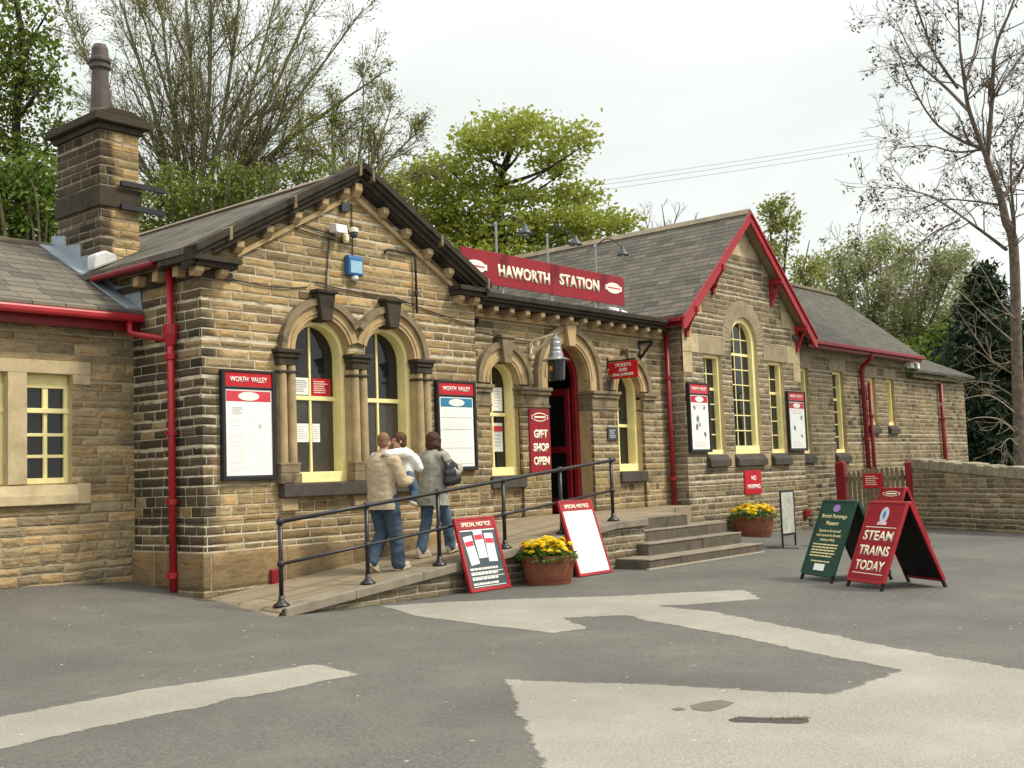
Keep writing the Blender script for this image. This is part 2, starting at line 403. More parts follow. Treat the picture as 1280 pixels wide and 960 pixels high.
M['cream'] = plain('cream_paint', (.94, .83, .40), .45, .4, .07, 8, dirt=((.55, .47, .24), .25))
M['cream_pale'] = plain('pale_cream_paint', (.82, .74, .50), .5, .4, .08, 8)
M['white'] = plain('white_paper', (.86, .86, .82), .6, .3, .04, 6)
M['letter'] = plain('cream_letters', (.92, .86, .66), .5, .3, .05, 6)
M['letter_white'] = plain('white_letters', (.86, .83, .76), .5, .3, .05, 6)
M['gold'] = plain('gold_letters', (.88, .76, .38), .5, .3, .06, 6)
M['ink'] = plain('grey_ink', (.18, .18, .19), .7, .2, .2, 12)
M['ink_pale'] = plain('pale_ink', (.55, .55, .53), .7, .2, .1, 12)
M['blue'] = plain('blue_paint', (.03, .14, .36), .45, .4, .1, 8)
M['poster_red'] = plain('poster_red', (.60, .05, .075), .5, .3, .08, 8)
M['poster_blue'] = plain('poster_blue', (.03, .20, .36), .5, .3, .08, 8)
M['black'] = plain('black_iron_paint', (.014, .014, .016), .38, .5, .3, 14, dirt=((.06, .05, .04), .25))
M['black_wood'] = plain('black_painted_wood', (.010, .009, .010), .6, .3, .3, 12)
M['green'] = plain('green_sign', (.012, .055, .040), .45, .4, .12, 6)
M['steel'] = plain('galvanised_steel', (.34, .34, .35), .35, .5, .15, 14, metallic=.6)
M['grey_metal'] = plain('grey_metal', (.045, .055, .06), .45, .5, .2, 8, metallic=.2)
M['darkgrey'] = plain('dark_grey_plastic', (.05, .05, .055), .5, .4, .2, 10)
M['terra'] = plain('brown_barrel_wood', (.20, .065, .034), .62, .35, .2, 9, bump=.3, dirt=((.08, .03, .02), .5))
M['terra_hoop'] = plain('barrel_hoop', (.17, .058, .033), .5, .4, .2, 9)
M['soil'] = plain('soil', (.03, .022, .015), .95, .1, .4, 20)
M['wood_old'] = plain('weathered_wood', (.20, .165, .10), .85, .2, .35, 7, bump=.4)
M['soffit'] = plain('soffit_boards', (.36, .29, .17), .7, .3, .15, 6)
M['asphalt'] = asphalt('asphalt', (.120, .114, .102), (.34, .32, .28), 1.0, .5)
M['patch'] = asphalt('worn_concrete_patch', (.285, .265, .228), (.38, .36, .32), 1.4, .42, .07)
M['damp'] = asphalt('damp_patch', (.15, .13, .105), (.2, .18, .15), 1.2, .4, .006)
M['drain'] = asphalt('drain_grit', (.075, .062, .058), (.30, .26, .24), .30, .8, .004)
def glass_mat(name, c, rough=.03, spec=.5):
    q = NT(name, rough, spec); p = q.pos()
    q.bump(q.noise(p, 1.6, 2), .04, .03)
    return q.col(q.ramp(q.noise(p, 2.0, 3), [(.3, c), (.7, tuple(x*1.5 for x in c))]))
M['glass'] = glass_mat('window_glass', (.010, .011, .012))
M['glass_net'] = glass_mat('window_glass_netting', (.050, .046, .040), .12, .4)
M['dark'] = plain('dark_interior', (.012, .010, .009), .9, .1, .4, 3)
def flag_mat():
    q = NT('ramp_flagstones', .92, .15); p = q.pos(); X, Y, Z = q.xyz(p)
    r = q.m('DIVIDE', q.m('ADD', Y, q.m('MULTIPLY', q.noise(p, 4, 2), .02)), .46); row = q.m('FLOOR', r); rr = q.white(q.comb(row, 2, 0))[0]
    uo = q.m('ADD', q.m('DIVIDE', X, 1.15), q.m('MULTIPLY', rr, 9)); cell = q.m('FLOOR', uo); c1 = q.white(q.comb(cell, row, 0))[0]
    d = q.m('MINIMUM', q.m('MULTIPLY', q.m('PINGPONG', uo, .5), 1.15), q.m('MULTIPLY', q.m('PINGPONG', r, .5), .46))
    k = q.ramp(c1, [(0, (.25, .205, .14)), (.5, (.31, .25, .17)), (1, (.27, .215, .155))])
    k = q.mix(q.m('MULTIPLY', q.sm(q.noise(p, 22, 5, .7), .4, .8), .45), k, (.10, .08, .055))
    k = q.mix(q.m('MULTIPLY', q.sm(q.noise(p, 1.5, 4), .45, .7), .4), k, (.30, .24, .16))
    k = q.mix(q.sm(d, .004, .012), (.09, .07, .05), k)
    q.bump(q.m('ADD', q.sm(d, .0, .02), q.noise(p, 30, 4)), .4, .01)
    return q.col(k)
M['flags'] = flag_mat()
# ================================================================== ground
def gz(x, y):
    yy = np.minimum(y, 13.4)
    a = .036+.1*(yy-11.67)-.05*(x-7.95)-.15*np.maximum(0, 10-y)
    b = -.078-.03*np.clip(x-23.6, -4, 6)+.08*(yy-11.77)-.15*np.maximum(0, 19.4-x)
    a = np.minimum(a, .35); b = np.minimum(b, .1); k = .02
    return k*np.log(np.exp(np.maximum(a, -5)/k)+np.exp(np.maximum(b, -5)/k)+np.exp(-.14/k))
def axis(lo, hi, a, b, st):
    near = np.arange(a, b+1e-6, st)
    l = a-np.geomspace(st*2, a-lo, 22)[::-1]; h = b+np.geomspace(st*2, hi-b, 22)
    return np.concatenate([l, near, h])
gx = axis(-500, 700, -2, 38, .25); gy = axis(-400, 700, -4, 15, .25)
GX, GY = np.meshgrid(gx, gy, indexing='ij'); GZ = gz(GX, GY)
nx, ny = len(gx), len(gy); ii = np.arange(nx*ny).reshape(nx, ny)
q = np.stack([ii[:-1, :-1], ii[1:, :-1], ii[1:, 1:], ii[:-1, 1:]], -1).reshape(-1, 4)
gr = np_mesh('ground', np.stack([GX, GY, GZ], -1).reshape(-1, 3), q, M['asphalt'], smooth=True)
tag(gr, 'grey tarmac station forecourt', kind='structure')

def ground_patch(name, pts, mat, lift, jitter, rs, label):
    """an irregular repair in the tarmac, hugging the ground"""
    rg = random.Random(rs); out = []
    n = len(pts)
    for i in range(n):
        a, b = Vector(pts[i]), Vector(pts[(i+1) % n]); k = max(1, int((b-a).length/.035)); off = 0.0; nv = Vector(((b-a).y, (a-b).x, 0)) if False else None
        for j in range(k):
            p = a.lerp(b, j/k); off = off*.9+rg.uniform(-jitter, jitter)*.45; env = min(1, j*.035/.15, (k-j)*.035/.15); p = p+Vector(((b-a).y, -(b-a).x)).normalized()*off*env; amp = jitter*.45 if j else jitter*.2
            out.append(Vector((p.x+rg.uniform(-amp, amp), p.y+rg.uniform(-amp, amp), 0)))
    from mathutils.geometry import delaunay_2d_cdt
    O2 = np.array([(p.x, p.y) for p in out]); E2 = np.roll(O2, -1, 0)-O2; L2 = (E2**2).sum(1)+1e-12
    def edge_dist(Q):
        r_ = np.empty(len(Q))
        for a in range(0, len(Q), 400):
            D_ = Q[a:a+400, None]-O2[None]; t = np.clip((D_*E2).sum(2)/L2, 0, 1); r_[a:a+400] = np.sqrt((((D_-t[..., None]*E2)**2).sum(2)).min(1))
        return r_
    lo, hi = O2.min(0), O2.max(0); G_ = np.stack(np.meshgrid(np.arange(lo[0], hi[0], .09), np.arange(lo[1], hi[1], .09)), -1).reshape(-1, 2)
    ins = np.zeros(len(G_), bool); B2 = O2+E2
    for (ax, ay), (bx, by) in zip(O2, B2):
        c_ = ((ay > G_[:, 1]) != (by > G_[:, 1])); xx = ax+(G_[:, 1]-ay)/((by-ay) if abs(by-ay) > 1e-12 else 1e-12)*(bx-ax); ins ^= c_ & (G_[:, 0] < xx)
    G_ = G_[ins]; G_ = G_[edge_dist(G_) > .03]
    allv = [Vector(p) for p in O2.tolist()+G_.tolist()]
    vv, _, ff, *_ = delaunay_2d_cdt(allv, [], [list(range(len(O2)))], 1, 1e-5)
    P2 = np.array([(v.x, v.y) for v in vv]); Z2 = gz(P2[:, 0], P2[:, 1])+lift
    me = bpy.data.meshes.new(name); me.from_pydata(np.column_stack([P2, Z2]).tolist(), [], [list(f) for f in ff]); me.update()
    if sum(p.normal.z for p in me.polygons) < 0: me.flip_normals()
    at_ = me.attributes.new('edge', 'FLOAT', 'POINT'); at_.data.foreach_set('value', edge_dist(P2).astype(np.float32))
    me.materials.append(mat)
    o = bpy.data.objects.new(name, me); COL.objects.link(o); return tag(o, label, kind='structure')
ground_patch('pavement_patch', [(9.33,10.18),(10.06,9.67),(10.72,8.94),(11.31,8.16),(12.05,7.48),(12.54,6.97),(11.73,6.24),(10.86,6.75),(10.72,7.0),(10.51,6.14),(9.78,4.87),(9.2,3.87),(8.8,3.08),(8.57,2.55),(8.15,1.84),(7.0,1.0),(5.3,.9),(4.75,1.2),(4.9,2.0),(4.6,2.9),(4.41,3.64),(5.09,4.31),(5.94,5.17),(6.41,5.63),(6.6,5.08),(6.78,4.64),(6.9,4.06),(7.09,3.33),(8.09,3.3),(8.53,4.26),(9.1,5.33),(9.57,6.52),(9.82,6.89),(9.41,7.33),(8.9,6.61),(8.42,6.74),(8.58,7.81),(8.81,8.97)], M['patch'], .003, .022, 1, 'pale worn strip across the tarmac')
ground_patch('pavement_patch', [(2.2,7.73),(3.33,7.76),(4.11,7.78),(4.62,7.78),(5.24,7.66),(5.78,7.56),(6.19,7.51),(6.12,7.08),(6.08,6.72),(5.43,6.73),(4.84,6.8),(4.5,6.7),(4.4,6.77),(3.97,6.78),(3.52,6.76),(2.88,6.73),(2.0,6.7)], M['patch'], .003, .022, 2, 'pale strip of worn tarmac at the left')
ground_patch('damp_patch', [(5.98,3.96),(6.13,3.97),(6.27,3.92),(6.43,3.91),(6.57,3.82),(6.72,3.68),(6.62,3.66),(6.54,3.72),(6.32,3.70),(6.2,3.72),(6.12,3.79),(6.2,3.86),(6.1,3.91),(6.0,3.88)], M['damp'], .0055, .010, 3, 'damp stain on the pale patch')
M['dirt'] = asphalt('dirt_and_moss', (.085, .065, .040), (.20, .16, .10), 1.3, .5, .10)
for P_, k_ in (([(2.0,13.22),(7.96,13.22),(7.96,13.10),(7.3,13.06),(6.6,13.11),(5.9,13.05),(5.0,13.10),(3.8,13.03),(2.0,13.08)], 11), ([(7.92,11.66),(7.92,13.1),(7.82,13.1),(7.83,12.4),(7.80,12.0),(7.72,11.5),(8.0,11.3)], 12), ([(8.3,10.30),(15,10.3),(14.4,10.17),(12.5,10.19),(10.8,10.12),(9.6,10.17),(8.9,10.13),(8.2,10.2)], 13), ([(18.2,11.8),(25.3,11.8),(25.3,11.66),(23.9,11.60),(22.6,11.66),(21,11.58),(18.2,11.66)], 14)):
    ground_patch('dirt_strip', P_, M['dirt'], .0028, .02, k_, 'moss and dirt along the foot of the wall')
_do = ground_patch('drain_cover', [(5.99,3.47),(6.19,3.06),(6.31,3.13),(6.12,3.57)], M['drain'], .0055, .009, 4, 'small dark grit-filled drain cover set in the pale worn patch')
del _do['kind']; _do['category'] = 'drain'; rebase(_do)
_rg = np.random.default_rng(77); V, F = [], []
for k in range(90):
    t = _rg.beta(1, 3); c = np.array([6.30-.2*t+_rg.normal(0, .02), 3.12+.30*t+_rg.normal(0, .02), -.132]); d = np.array([_rg.normal(0, .4), _rg.normal(0, .4), 1.0]); d /= np.linalg.norm(d); s_ = np.cross(d, _rg.normal(size=3)); s_ /= np.linalg.norm(s_); L = _rg.uniform(.008, .022); i = len(V)
    V += [c-s_*.003, c+s_*.003, c+d*L]; F.append((i, i+1, i+2))
_gt = np_mesh('grass', V, F, leaf_mat('drain_grass', [(.10, .14, .03), (.16, .17, .06)])); tag(_gt, 'weeds round the drain cover', kind='stuff')

# ================================================================== the station building
YG, YM, YR, YF, YW = 11.67, 12.14, 11.77, 12.12, 13.20
ST = thing('station_building', 'long single storey stone railway station with gables, slate roofs and red trim', 'building', (14.0, 12.1, 0.0))

def rect(x0, x1, z0, z1): return [(x0, z0), (x1, z0), (x1, z1), (x0, z1)]
def archhole(cx, hw, z0, zs, n=20):
    return [(cx-hw, z0), (cx+hw, z0)]+[(cx+hw*math.cos(PI*i/n), zs+hw*math.sin(PI*i/n)) for i in range(n+1)]
def wall_sheet(mb, outline, holes, y, depth, mi=0, mr=1):
    """front wall face with openings plus the reveals that run back `depth`"""
    loops = [[Vector((p[0], 0, p[1])) for p in outline]]+[[Vector((p[0], 0, p[1])) for p in h] for h in holes]
    flat = [p for l in loops for p in l]
    for t in tessellate_polygon(loops):
        a, b, c = (flat[i] for i in t)
        n = (b-a).cross(c-a)
        tri = (a, b, c) if n.y < 0 else (a, c, b)
        mb.add([(p.x, y, p.z) for p in tri], [(0, 1, 2)], mi)
    for h in holes:
        n = len(h)
        for i in range(n):
            (x0, z0), (x1, z1) = h[i], h[(i+1) % n]
            mb.add([(x0, y, z0), (x1, y, z1), (x1, y+depth, z1), (x0, y+depth, z0)], [(0, 1, 2, 3)], mr)

# ---- gabled entrance block
GXC = 10.44
w = MB()
wall_sheet(w, [(7.95,-.4),(12.93,-.4),(12.93,4.30),(GXC,5.66),(7.95,4.22)], [archhole(9.83,.5,1.37,3.08), archhole(11.07,.5,1.37,3.08)], YG, .30)
w.add([(7.95,19,-.4),(7.95,YG,-.4),(7.95,YG,4.22),(7.95,19,4.22)], [(0,1,2,3)])
w.add([(12.93,YG,-.4),(12.93,19,-.4),(12.93,19,4.30),(12.93,YG,4.30)], [(0,1,2,3)])
w.add([(12.93,19,-.4),(7.95,19,-.4),(7.95,19,4.22),(GXC,19,5.66),(12.93,19,4.30)], [(0,1,2,3,4)])
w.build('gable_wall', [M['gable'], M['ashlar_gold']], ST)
p = MB(); p.box(7.905, 12.93, YG-.045, YG+.02, -.4, .585); p.box(7.905, 7.97, YG+.0205, YW, -.4, .585)
p.build('plinth', M['plinth'], ST, bevel=.015)
p = MB(); p.box(7.925, 8.4, YG-.03, YG+.02, 3.93, 4.03); p.box(7.92, 7.97, YG+.0205, 14.0, 3.93, 4.03)
_n = 24
# raked string below the eaves blocks
def rake_poly(xa, za, xb, zb, t0, t1): return [(xa, za+t0), (xb, zb+t0), (xb, zb+t1), (xa, za+t1)]
APX = 5.79; LFT = (7.70, 4.27); RGT = (13.04, 4.38)
c = MB()
c.prism(rake_poly(8.46, LFT[1]+.42-.0, GXC, APX, -.455, -.385), 'y', YG-.05, YG+.02)
c.prism(rake_poly(12.40, RGT[1]+.35, GXC, APX, -.455, -.385), 'y', YG-.05, YG+.02)
c.build('raked_string', M['ashlar_gold'], ST)
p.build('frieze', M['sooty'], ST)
c = MB()
for (fx, fz) in (LFT, RGT):
    for (t0, t1, y0) in ((-.09, .0, YG-.30), (-.155, -.088, YG-.255), (-.235, -.153, YG-.20), (-.27, -.233, YG-.15)):
        c.prism(rake_poly(fx, fz, GXC, APX, t0, t1), 'y', y0, YG+.03)
c.box(7.69, 8.38, YG-.26, YG+.01, 4.10, 4.165); c.box(7.75, 8.36, YG-.20, YG+.01, 4.04, 4.098)
c.box(7.69, 7.945, YG+.012, YG+.55, 4.10, 4.165); c.box(7.69, 7.94, YG-.24, YG+.50, 4.167, 4.25)
c.box(12.36, 13.05, YG-.26, YG+.01, 4.22, 4.285); c.box(12.38, 13.0, YG-.20, YG+.01, 4.15, 4.218)
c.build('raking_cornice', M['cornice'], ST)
for (fx, fz), ts in ((LFT, (.18, .55, .97)), (RGT, (.03, .42, .94))):
    for t in ts:
        x = fx+(GXC-fx)*t; z = fz+(APX-fz)*t; dx = .020*(1 if fx < GXC else -1); dz = dx*(APX-fz)/(GXC-fx)
        j = MB(); j.prism([(x-dx, z-dz-.16), (x+dx, z+dz-.16), (x+dx, z+dz+.004), (x-dx, z-dz+.004)], 'y', YG-.306, YG-.1); j.build('cornice_joint', M['hood'], ST)
def bracket(x0, x1, y0, y1, z0, z1, mat, name='bracket'):
    b = MB(); b.prism([(y0, z1), (y1, z1), (y1, z0), (y0+(y1-y0)*.45, z0), (y0, z0+(z1-z0)*.45)], 'x', x0, x1)
    return b.build(name, mat, ST, bevel=.012)
for (fx, fz), ts in ((LFT, (.10, .27, .44, .61, .78, .92)), (RGT, (.12, .29, .46, .63, .80))):
    for t in ts:
        x = fx+(GXC-fx)*t; z = fz+(APX-fz)*t-.27
        bracket(x-.058, x+.058, YG-.16, YG, z-.13, z+.02, M['ashlar'])
bracket(GXC-.07, GXC+.07, YG-.17, YG, APX-.46, APX-.27, M['ashlar_gold'])
for x in (7.84, 8.2): bracket(x-.06, x+.06, YG-.16, YG, 3.93, 4.04, M['ashlar_gold'])
for x in (12.5, 12.85): bracket(x-.06, x+.06, YG-.16, YG, 4.03, 4.15, M['ashlar_gold'])
for y in (12.0, 12.45, 12.9):
    b = MB(); b.box(7.80, 7.95, y-.06, y+.06, 3.97, 4.10); b.build('bracket', M['ashlar_gold'], ST, bevel=.012)
r = MB()
r.prism([(7.68, 4.26), (GXC, 5.70), (GXC, 5.62), (7.68, 4.18)], 'y', YG-.05, 19.2)
r.prism([(13.1, 4.26), (GXC, 5.70), (GXC, 5.62), (13.1, 4.18)], 'y', YG-.05, 19.2)
rf = r.build('roof', M['slate'], ST)
r = MB(); r.prism([(GXC-.16, 5.66), (GXC, 5.75), (GXC+.16, 5.66), (GXC+.13, 5.63), (GXC, 5.70), (GXC-.13, 5.63)], 'y', YG+.05, 19.25)
r.build('ridge_tiles', M['ridge'], rf)

# ---- arched sash windows with stone dressings
def sash_window(cx, hw, z0, zs, y, mull=True, rail=None, mats=('glass', 'glass_net'), parent=None, fr=.085):
    W = MB().add([], []).build('sash_window', M['cream'], ST) if False else None
    f = MB(); zi = z0
    f.box(cx-hw, cx-hw+fr, y-.10, y+.11, z0+.14, zs); f.box(cx+hw-fr, cx+hw, y-.10, y+.11, z0+.14, zs)
    f.box(cx-hw, cx+hw, y-.11, y+.11, z0, z0+.14)
    f.arch(cx, zs, hw-fr, hw, y-.10, y+.11, n=24)
    # moving sashes set back
    i = hw-fr
    f.box(cx-i, cx+i, y+.05, y+.10, rail-.03, rail+.03)
    f.box(cx-.018, cx+.018, y+.055, y+.095, z0+.14, rail-.03); f.box(cx-.018, cx+.018, y+.055, y+.095, rail+.03, zs+i-.005)
    wobj = f.build('sash_window', M['cream'], ST, bevel=.006)
    g = MB(); g.box(cx-i, cx+i, y+.085, y+.093, z0+.14, rail); g.build('lower_pane', M[mats[1]], wobj)
    g = MB(); g.prism([(cx-i, rail), (cx+i, rail)]+[(cx+i*math.cos(PI*k/20), zs+i*math.sin(PI*k/20)) for k in range(21)], 'y', y+.076, y+.084)
    g.build('upper_pane', M[mats[0]], wobj)
    bk = MB(); bk.prism([(cx-hw, z0), (cx+hw, z0)]+[(cx+hw*math.cos(PI*k/20), zs+hw*math.sin(PI*k/20)) for k in range(21)], 'y', y+.112, y+.13)
    bk.build('interior', M['dark'], wobj)
    return wobj
def surround(cx, zs, r0, r1, r2, y, al=0.0, ar=0.0, key=True, kh=.10, matA='ashlar_gold', matH='hood', hl=0.0, hr=0.0, keymat='sooty', kz=None, stilt=0.0):
    a = MB(); a.arch(cx, zs, r0, r1, y-.05, y+.12, ar, PI-al, 26); a.arch(cx, zs, r0-.02, r0+.002, y+.0, y+.085, 0, PI, 26)
    a.arch(cx, zs, r0+.045, r0+.075, y-.065, y-.048, ar, PI-al, 26)
    if stilt:
        for s in (-1, 1):
            x0, x1 = sorted((cx+s*r0, cx+s*r1)); a.box(x0, x1, y-.05, y+.12, zs-stilt, zs)
    ao = a.build('arch_surround', M[matA], ST)
    h = MB(); h.arch(cx, zs, r1-.004, r2, y-.10, y+.02, hr, PI-hl, 26)
    if stilt:
        for s in (-1, 1):
            x0, x1 = sorted((cx+s*(r1-.004), cx+s*r2)); h.box(x0, x1, y-.10, y+.02, zs-stilt, zs)
    h.build('hood_mould', M[matH], ao)
    if key:
        k = MB(); zt = zs+r2+kh if kz is None else kz; zb = zs+r0-.06
        k.prism([(cx-.085, zb), (cx+.085, zb), (cx+.15, zt), (cx-.15, zt)], 'y', y-.15, y+.12)
        k.prism([(cx-.18, zt-.004), (cx+.18, zt-.004), (cx+.18, zt+.045), (cx-.18, zt+.045)], 'y', y-.18, y+.02)
        k.build('keystone', M[keymat], ao, bevel=.01)
    return ao
for cx, al, ar in ((9.83, 0, math.acos(.62/.645)), (11.07, math.acos(.62/.645), 0)):
    hl = math.acos(.62/.735) if al else 0; hr = math.acos(.62/.735) if ar else 0
    surround(cx, 3.11, .48, .645, .735, YG, al, ar, hl=hl, hr=hr, kh=.06)
W1 = sash_window(9.83, .5, 1.375, 3.08, YG+.19, rail=2.515)
W2 = sash_window(11.07, .5, 1.375, 3.08, YG+.19, rail=2.515)
for cx in (9.20, 10.45, 11.70):
    c = MB(); c.box(cx-.147, cx+.147, YG-.035, YG+.1, 1.37, 3.0)
    for s in (-1, 1): c.lathe((cx+s*.075, YG-.05, 0), [(.062, 1.62), (.058, 2.9)], 14)
    c.build('column', M['ashlar'], ST)
    b = MB(); b.box(cx-.17, cx+.17, YG-.12, YG+.05, 1.371, 1.50); b.box(cx-.155, cx+.155, YG-.11, YG+.05, 1.502, 1.62)
    b.box(cx-.165, cx+.165, YG-.115, YG+.05, 1.60, 1.64); b.build('column_base', M['hood'], ST, bevel=.012)
    k = MB(); k.box(cx-.195, cx+.195, YG-.15, YG+.06, 3.06, 3.115); k.box(cx-.175, cx+.175, YG-.125, YG+.06, 3.0, 3.058)
    k.box(cx-.155, cx+.155, YG-.105, YG+.06, 2.90, 2.998); k.box(cx-.17, cx+.17, YG-.12, YG+.06, 2.80, 2.835)
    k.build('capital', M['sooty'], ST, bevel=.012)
s = MB(); s.box(9.07, 11.88, YG-.13, YG+.28, 1.19, 1.368); s.build('sill', M['sill'], ST, bevel=.015)
for cx in (9.22, 10.45, 11.68):
    s = MB(); s.box(cx-.13, cx+.13, YG-.055, YG+.02, 1.02, 1.188); s.build('sill_corbel', M['ashlar'], ST, bevel=.012)

# ---- recessed entrance front
w = MB()
holes = [archhole(14.10, .40, 1.37, 2.90), archhole(17.75, .40, 1.37, 2.90), archhole(15.87, .635, .45, 3.06)]
wall_sheet(w, [(12.90, -.4), (19.25, -.4), (19.25, 4.25), (12.90, 4.25)], holes, YM, .34)
w.build('entrance_wall', [M['main'], M['ashlar_gold']], ST)
surround(14.10, 2.90, .39, .60, .70, YM, kh=.05, keymat='hood')
surround(17.75, 2.90, .39, .60, .70, YM, kh=.05, keymat='hood')
surround(15.87, 3.06, .625, .84, .945, YM, kh=.0, keymat='ashlar_gold', matH='hood', kz=4.02, stilt=.20)
sash_window(14.10, .40, 1.375, 2.90, YM+.19, rail=2.40, mats=('glass', 'glass'), fr=.075)
sash_window(17.75, .40, 1.375, 2.90, YM+.19, rail=2.25, mats=('glass', 'glass'), fr=.075)
for cx in (14.10, 17.75):
    s = MB(); s.box(cx-.44, cx+.44, YM-.10, YM+.26, 1.17, 1.368); s.build('sill', M['sill'], ST, bevel=.015)
def impost(x0, x1):
    k = MB(); k.box(x0-.05, x1+.05, YM-.14, YM+.30, 2.80, 2.86); k.box(x0-.03, x1+.03, YM-.11, YM+.30, 2.73, 2.798)
    k.box(x0-.014, x1+.014, YM-.07, YM+.30, 2.56, 2.728); k.box(x0-.03, x1+.03, YM-.09, YM+.30, 2.51, 2.558)
    k.build('impost', M['hood'], ST, bevel=.012)
    q_ = MB(); q_.box(x0, x1, YM-.055, YM+.02, -.2, 2.512); q_.build('pier', M['main'], ST)
impost(13.33, 13.70); impost(14.50, 15.225); impost(16.515, 17.30); impost(18.18, 18.55)
# door and dark vestibule
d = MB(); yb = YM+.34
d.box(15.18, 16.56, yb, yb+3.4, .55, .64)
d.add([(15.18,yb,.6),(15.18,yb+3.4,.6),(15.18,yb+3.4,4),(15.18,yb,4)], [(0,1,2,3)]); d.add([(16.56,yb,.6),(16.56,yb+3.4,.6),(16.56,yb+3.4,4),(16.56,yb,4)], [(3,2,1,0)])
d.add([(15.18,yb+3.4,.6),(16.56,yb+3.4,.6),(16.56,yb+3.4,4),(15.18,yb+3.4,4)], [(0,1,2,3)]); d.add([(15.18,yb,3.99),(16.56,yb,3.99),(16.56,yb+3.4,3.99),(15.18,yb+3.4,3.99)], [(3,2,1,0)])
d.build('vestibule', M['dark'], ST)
d = MB(); yd = YM+.24
d.box(16.40, 16.50, yd, yd+.1, .66, 3.06); d.box(15.24, 15.34, yd, yd+.1, .66, 3.06); d.arch(15.87, 3.06, .53, .632, yd, yd+.1, n=24)
do = d.build('door_frame', M['red_dark'], ST, bevel=.008)
d = MB()                                                             # leaf folded back into the vestibule against the right
x0, x1 = 16.33, 16.38
ya, yb2 = yd+.11, yd+.98
d.box(x0, x1, ya, ya+.10, .67, 2.93); d.box(x0, x1, yb2-.10, yb2, .67, 2.93)
for z0_, z1_ in ((.67, .92), (1.75, 1.87), (2.80, 2.93)): d.box(x0+.004, x1-.004, ya+.10, yb2-.10, z0_, z1_)
dl = d.build('door_leaf', M['red_dark'], ST, bevel=.006)
d = MB(); d.box(x0+.018, x1-.018, ya+.1, yb2-.1, .92, 2.78); d.build('door_panel', M['glass'], dl)
# cornice, brackets and frieze over the entrance
c = MB()
c.box(13.06, 18.72, 11.76, YM+.05, 4.24, 4.33); c.box(13.08, 18.70, 11.80, YM+.05, 4.19, 4.238); c.box(13.1, 18.68, 11.86, YM+.05, 4.13, 4.188)
c.build('cornice', M['cornice'], ST, bevel=.012)
f = MB(); f.box(12.95, 19.18, YM-.035, YM+.02, 4.05, 4.12); f.build('frieze', M['ashlar'], ST, bevel=.008)
f = MB(); f.box(12.95, 19.18, YM-.05, YM+.02, 3.97, 4.04); f.build('string_course', M['ashlar_gold'], ST, bevel=.008)
for i in range(14): bracket(13.30+i*.405-.055, 13.30+i*.405+.055, 11.87, YM, 3.995, 4.13, M['ashlar'])
r = MB(); r.box(12.95, 19.15, 11.9, 18.5, 4.24, 4.345); r.build('roof', M['lead'], ST)
r = MB(); r.prism([(12.15, 4.36), (12.5, 4.40), (13.2, 4.75), (13.2, 4.36)], 'x', 18.75, 19.13); r.build('flashing', M['white_lead'], ST)
for x, mat in ((13.2, 'black'), (18.2, 'black')):
    b = MB(); b.box(x-.025, x+.025, YM-.34, YM, 3.83, 3.88); b.tube([(x, YM-.32, 3.85), (x, YM-.02, 3.55)], .028, 6); b.box(x-.03, x+.03, YM-.03, YM, 3.48, 3.9)
    b.build('iron_bracket', M[mat], ST)

# ---- right-hand gable
XL, XRR, XC = 19.19, 24.34, 21.765
SL = .857; EZ = 4.36
w = MB()
outline = [(XL, -.5), (XRR, -.5), (XRR, 4.55), (XC, 4.55+SL*(XC-XL)), (XL, 4.55)]
holes = [rect(19.98, 20.71, 1.66, 3.72), archhole(21.72, .58, 1.66, 4.04), rect(22.76, 23.49, 1.66, 3.72)]
wall_sheet(w, outline, holes, YR, .22)
w.add([(XL,20,-.5),(XL,YR,-.5),(XL,YR,4.55),(XL,20,4.55)], [(0,1,2,3)]); w.add([(XRR,YR,-.5),(XRR,20,-.5),(XRR,20,4.55),(XRR,YR,4.55)], [(0,1,2,3)])
w.add([(XRR,20,-.5),(XL,20,-.5),(XL,20,4.55),(XC,20,6.75),(XRR,20,4.55)], [(0,1,2,3,4)])
w.build('gable_wall', [M['right'], M['ashlar_clean']], ST)
# stepped ashlar up the verge, quoins
q_ = MB(); zl = lambda x: 4.55+SL*(x-XL)-.03
st = [(0, .34, 3.30, 3.72), (0, .62, 3.72, 4.12), (0, .36, 4.12, 4.52), (0, .80, 4.52, 4.92), (.36, .80, 4.92, 5.22), (.72, 1.30, 5.22, 5.62), (1.15, 1.62, 5.62, 5.95), (1.50, 2.575, 5.95, 6.30), (1.9, 2.575, 6.30, 6.7)]
for k_, (a, b, z0, z1) in enumerate(st):
    nb = 8; pts = [(XL+a+(b-a)*i/nb) for i in range(nb+1)]
    top_ = [(x, min(z1-.006, zl(x))) for x in pts]; P2 = [(x, z) for x, z in top_ if z > z0+.02]
    if len(P2) < 2: continue
    P2 = [(P2[0][0], z0+.006), (P2[-1][0], z0+.006)]+P2[::-1]
    for P3_ in (P2, [(2*XC-x, z) for x, z in P2]): q_.prism(P3_, 'y', YR-.010, YR+.02)
q_.build('verge_ashlar', M['ashlar_clean'], ST)
q_ = MB()
q_.arch(21.72, 4.04, .58, .93, YR-.008, YR+.02, 0, PI, 30); q_.build('arch_surround', M['ashlar_grey'], ST)
q_ = MB()
for i in range(1, 26):
    a = PI*i/26; c_, s_ = math.cos(a), math.sin(a)
    q_.add([(21.72+r_*c_+e*s_*.004, YR-.0105, 4.04+r_*s_-e*c_*.004) for r_, e in ((.60, -1), (.91, -1), (.91, 1), (.60, 1))], [(0, 1, 2, 3)])
q_.build('arch_joints', M['sooty'], ST)
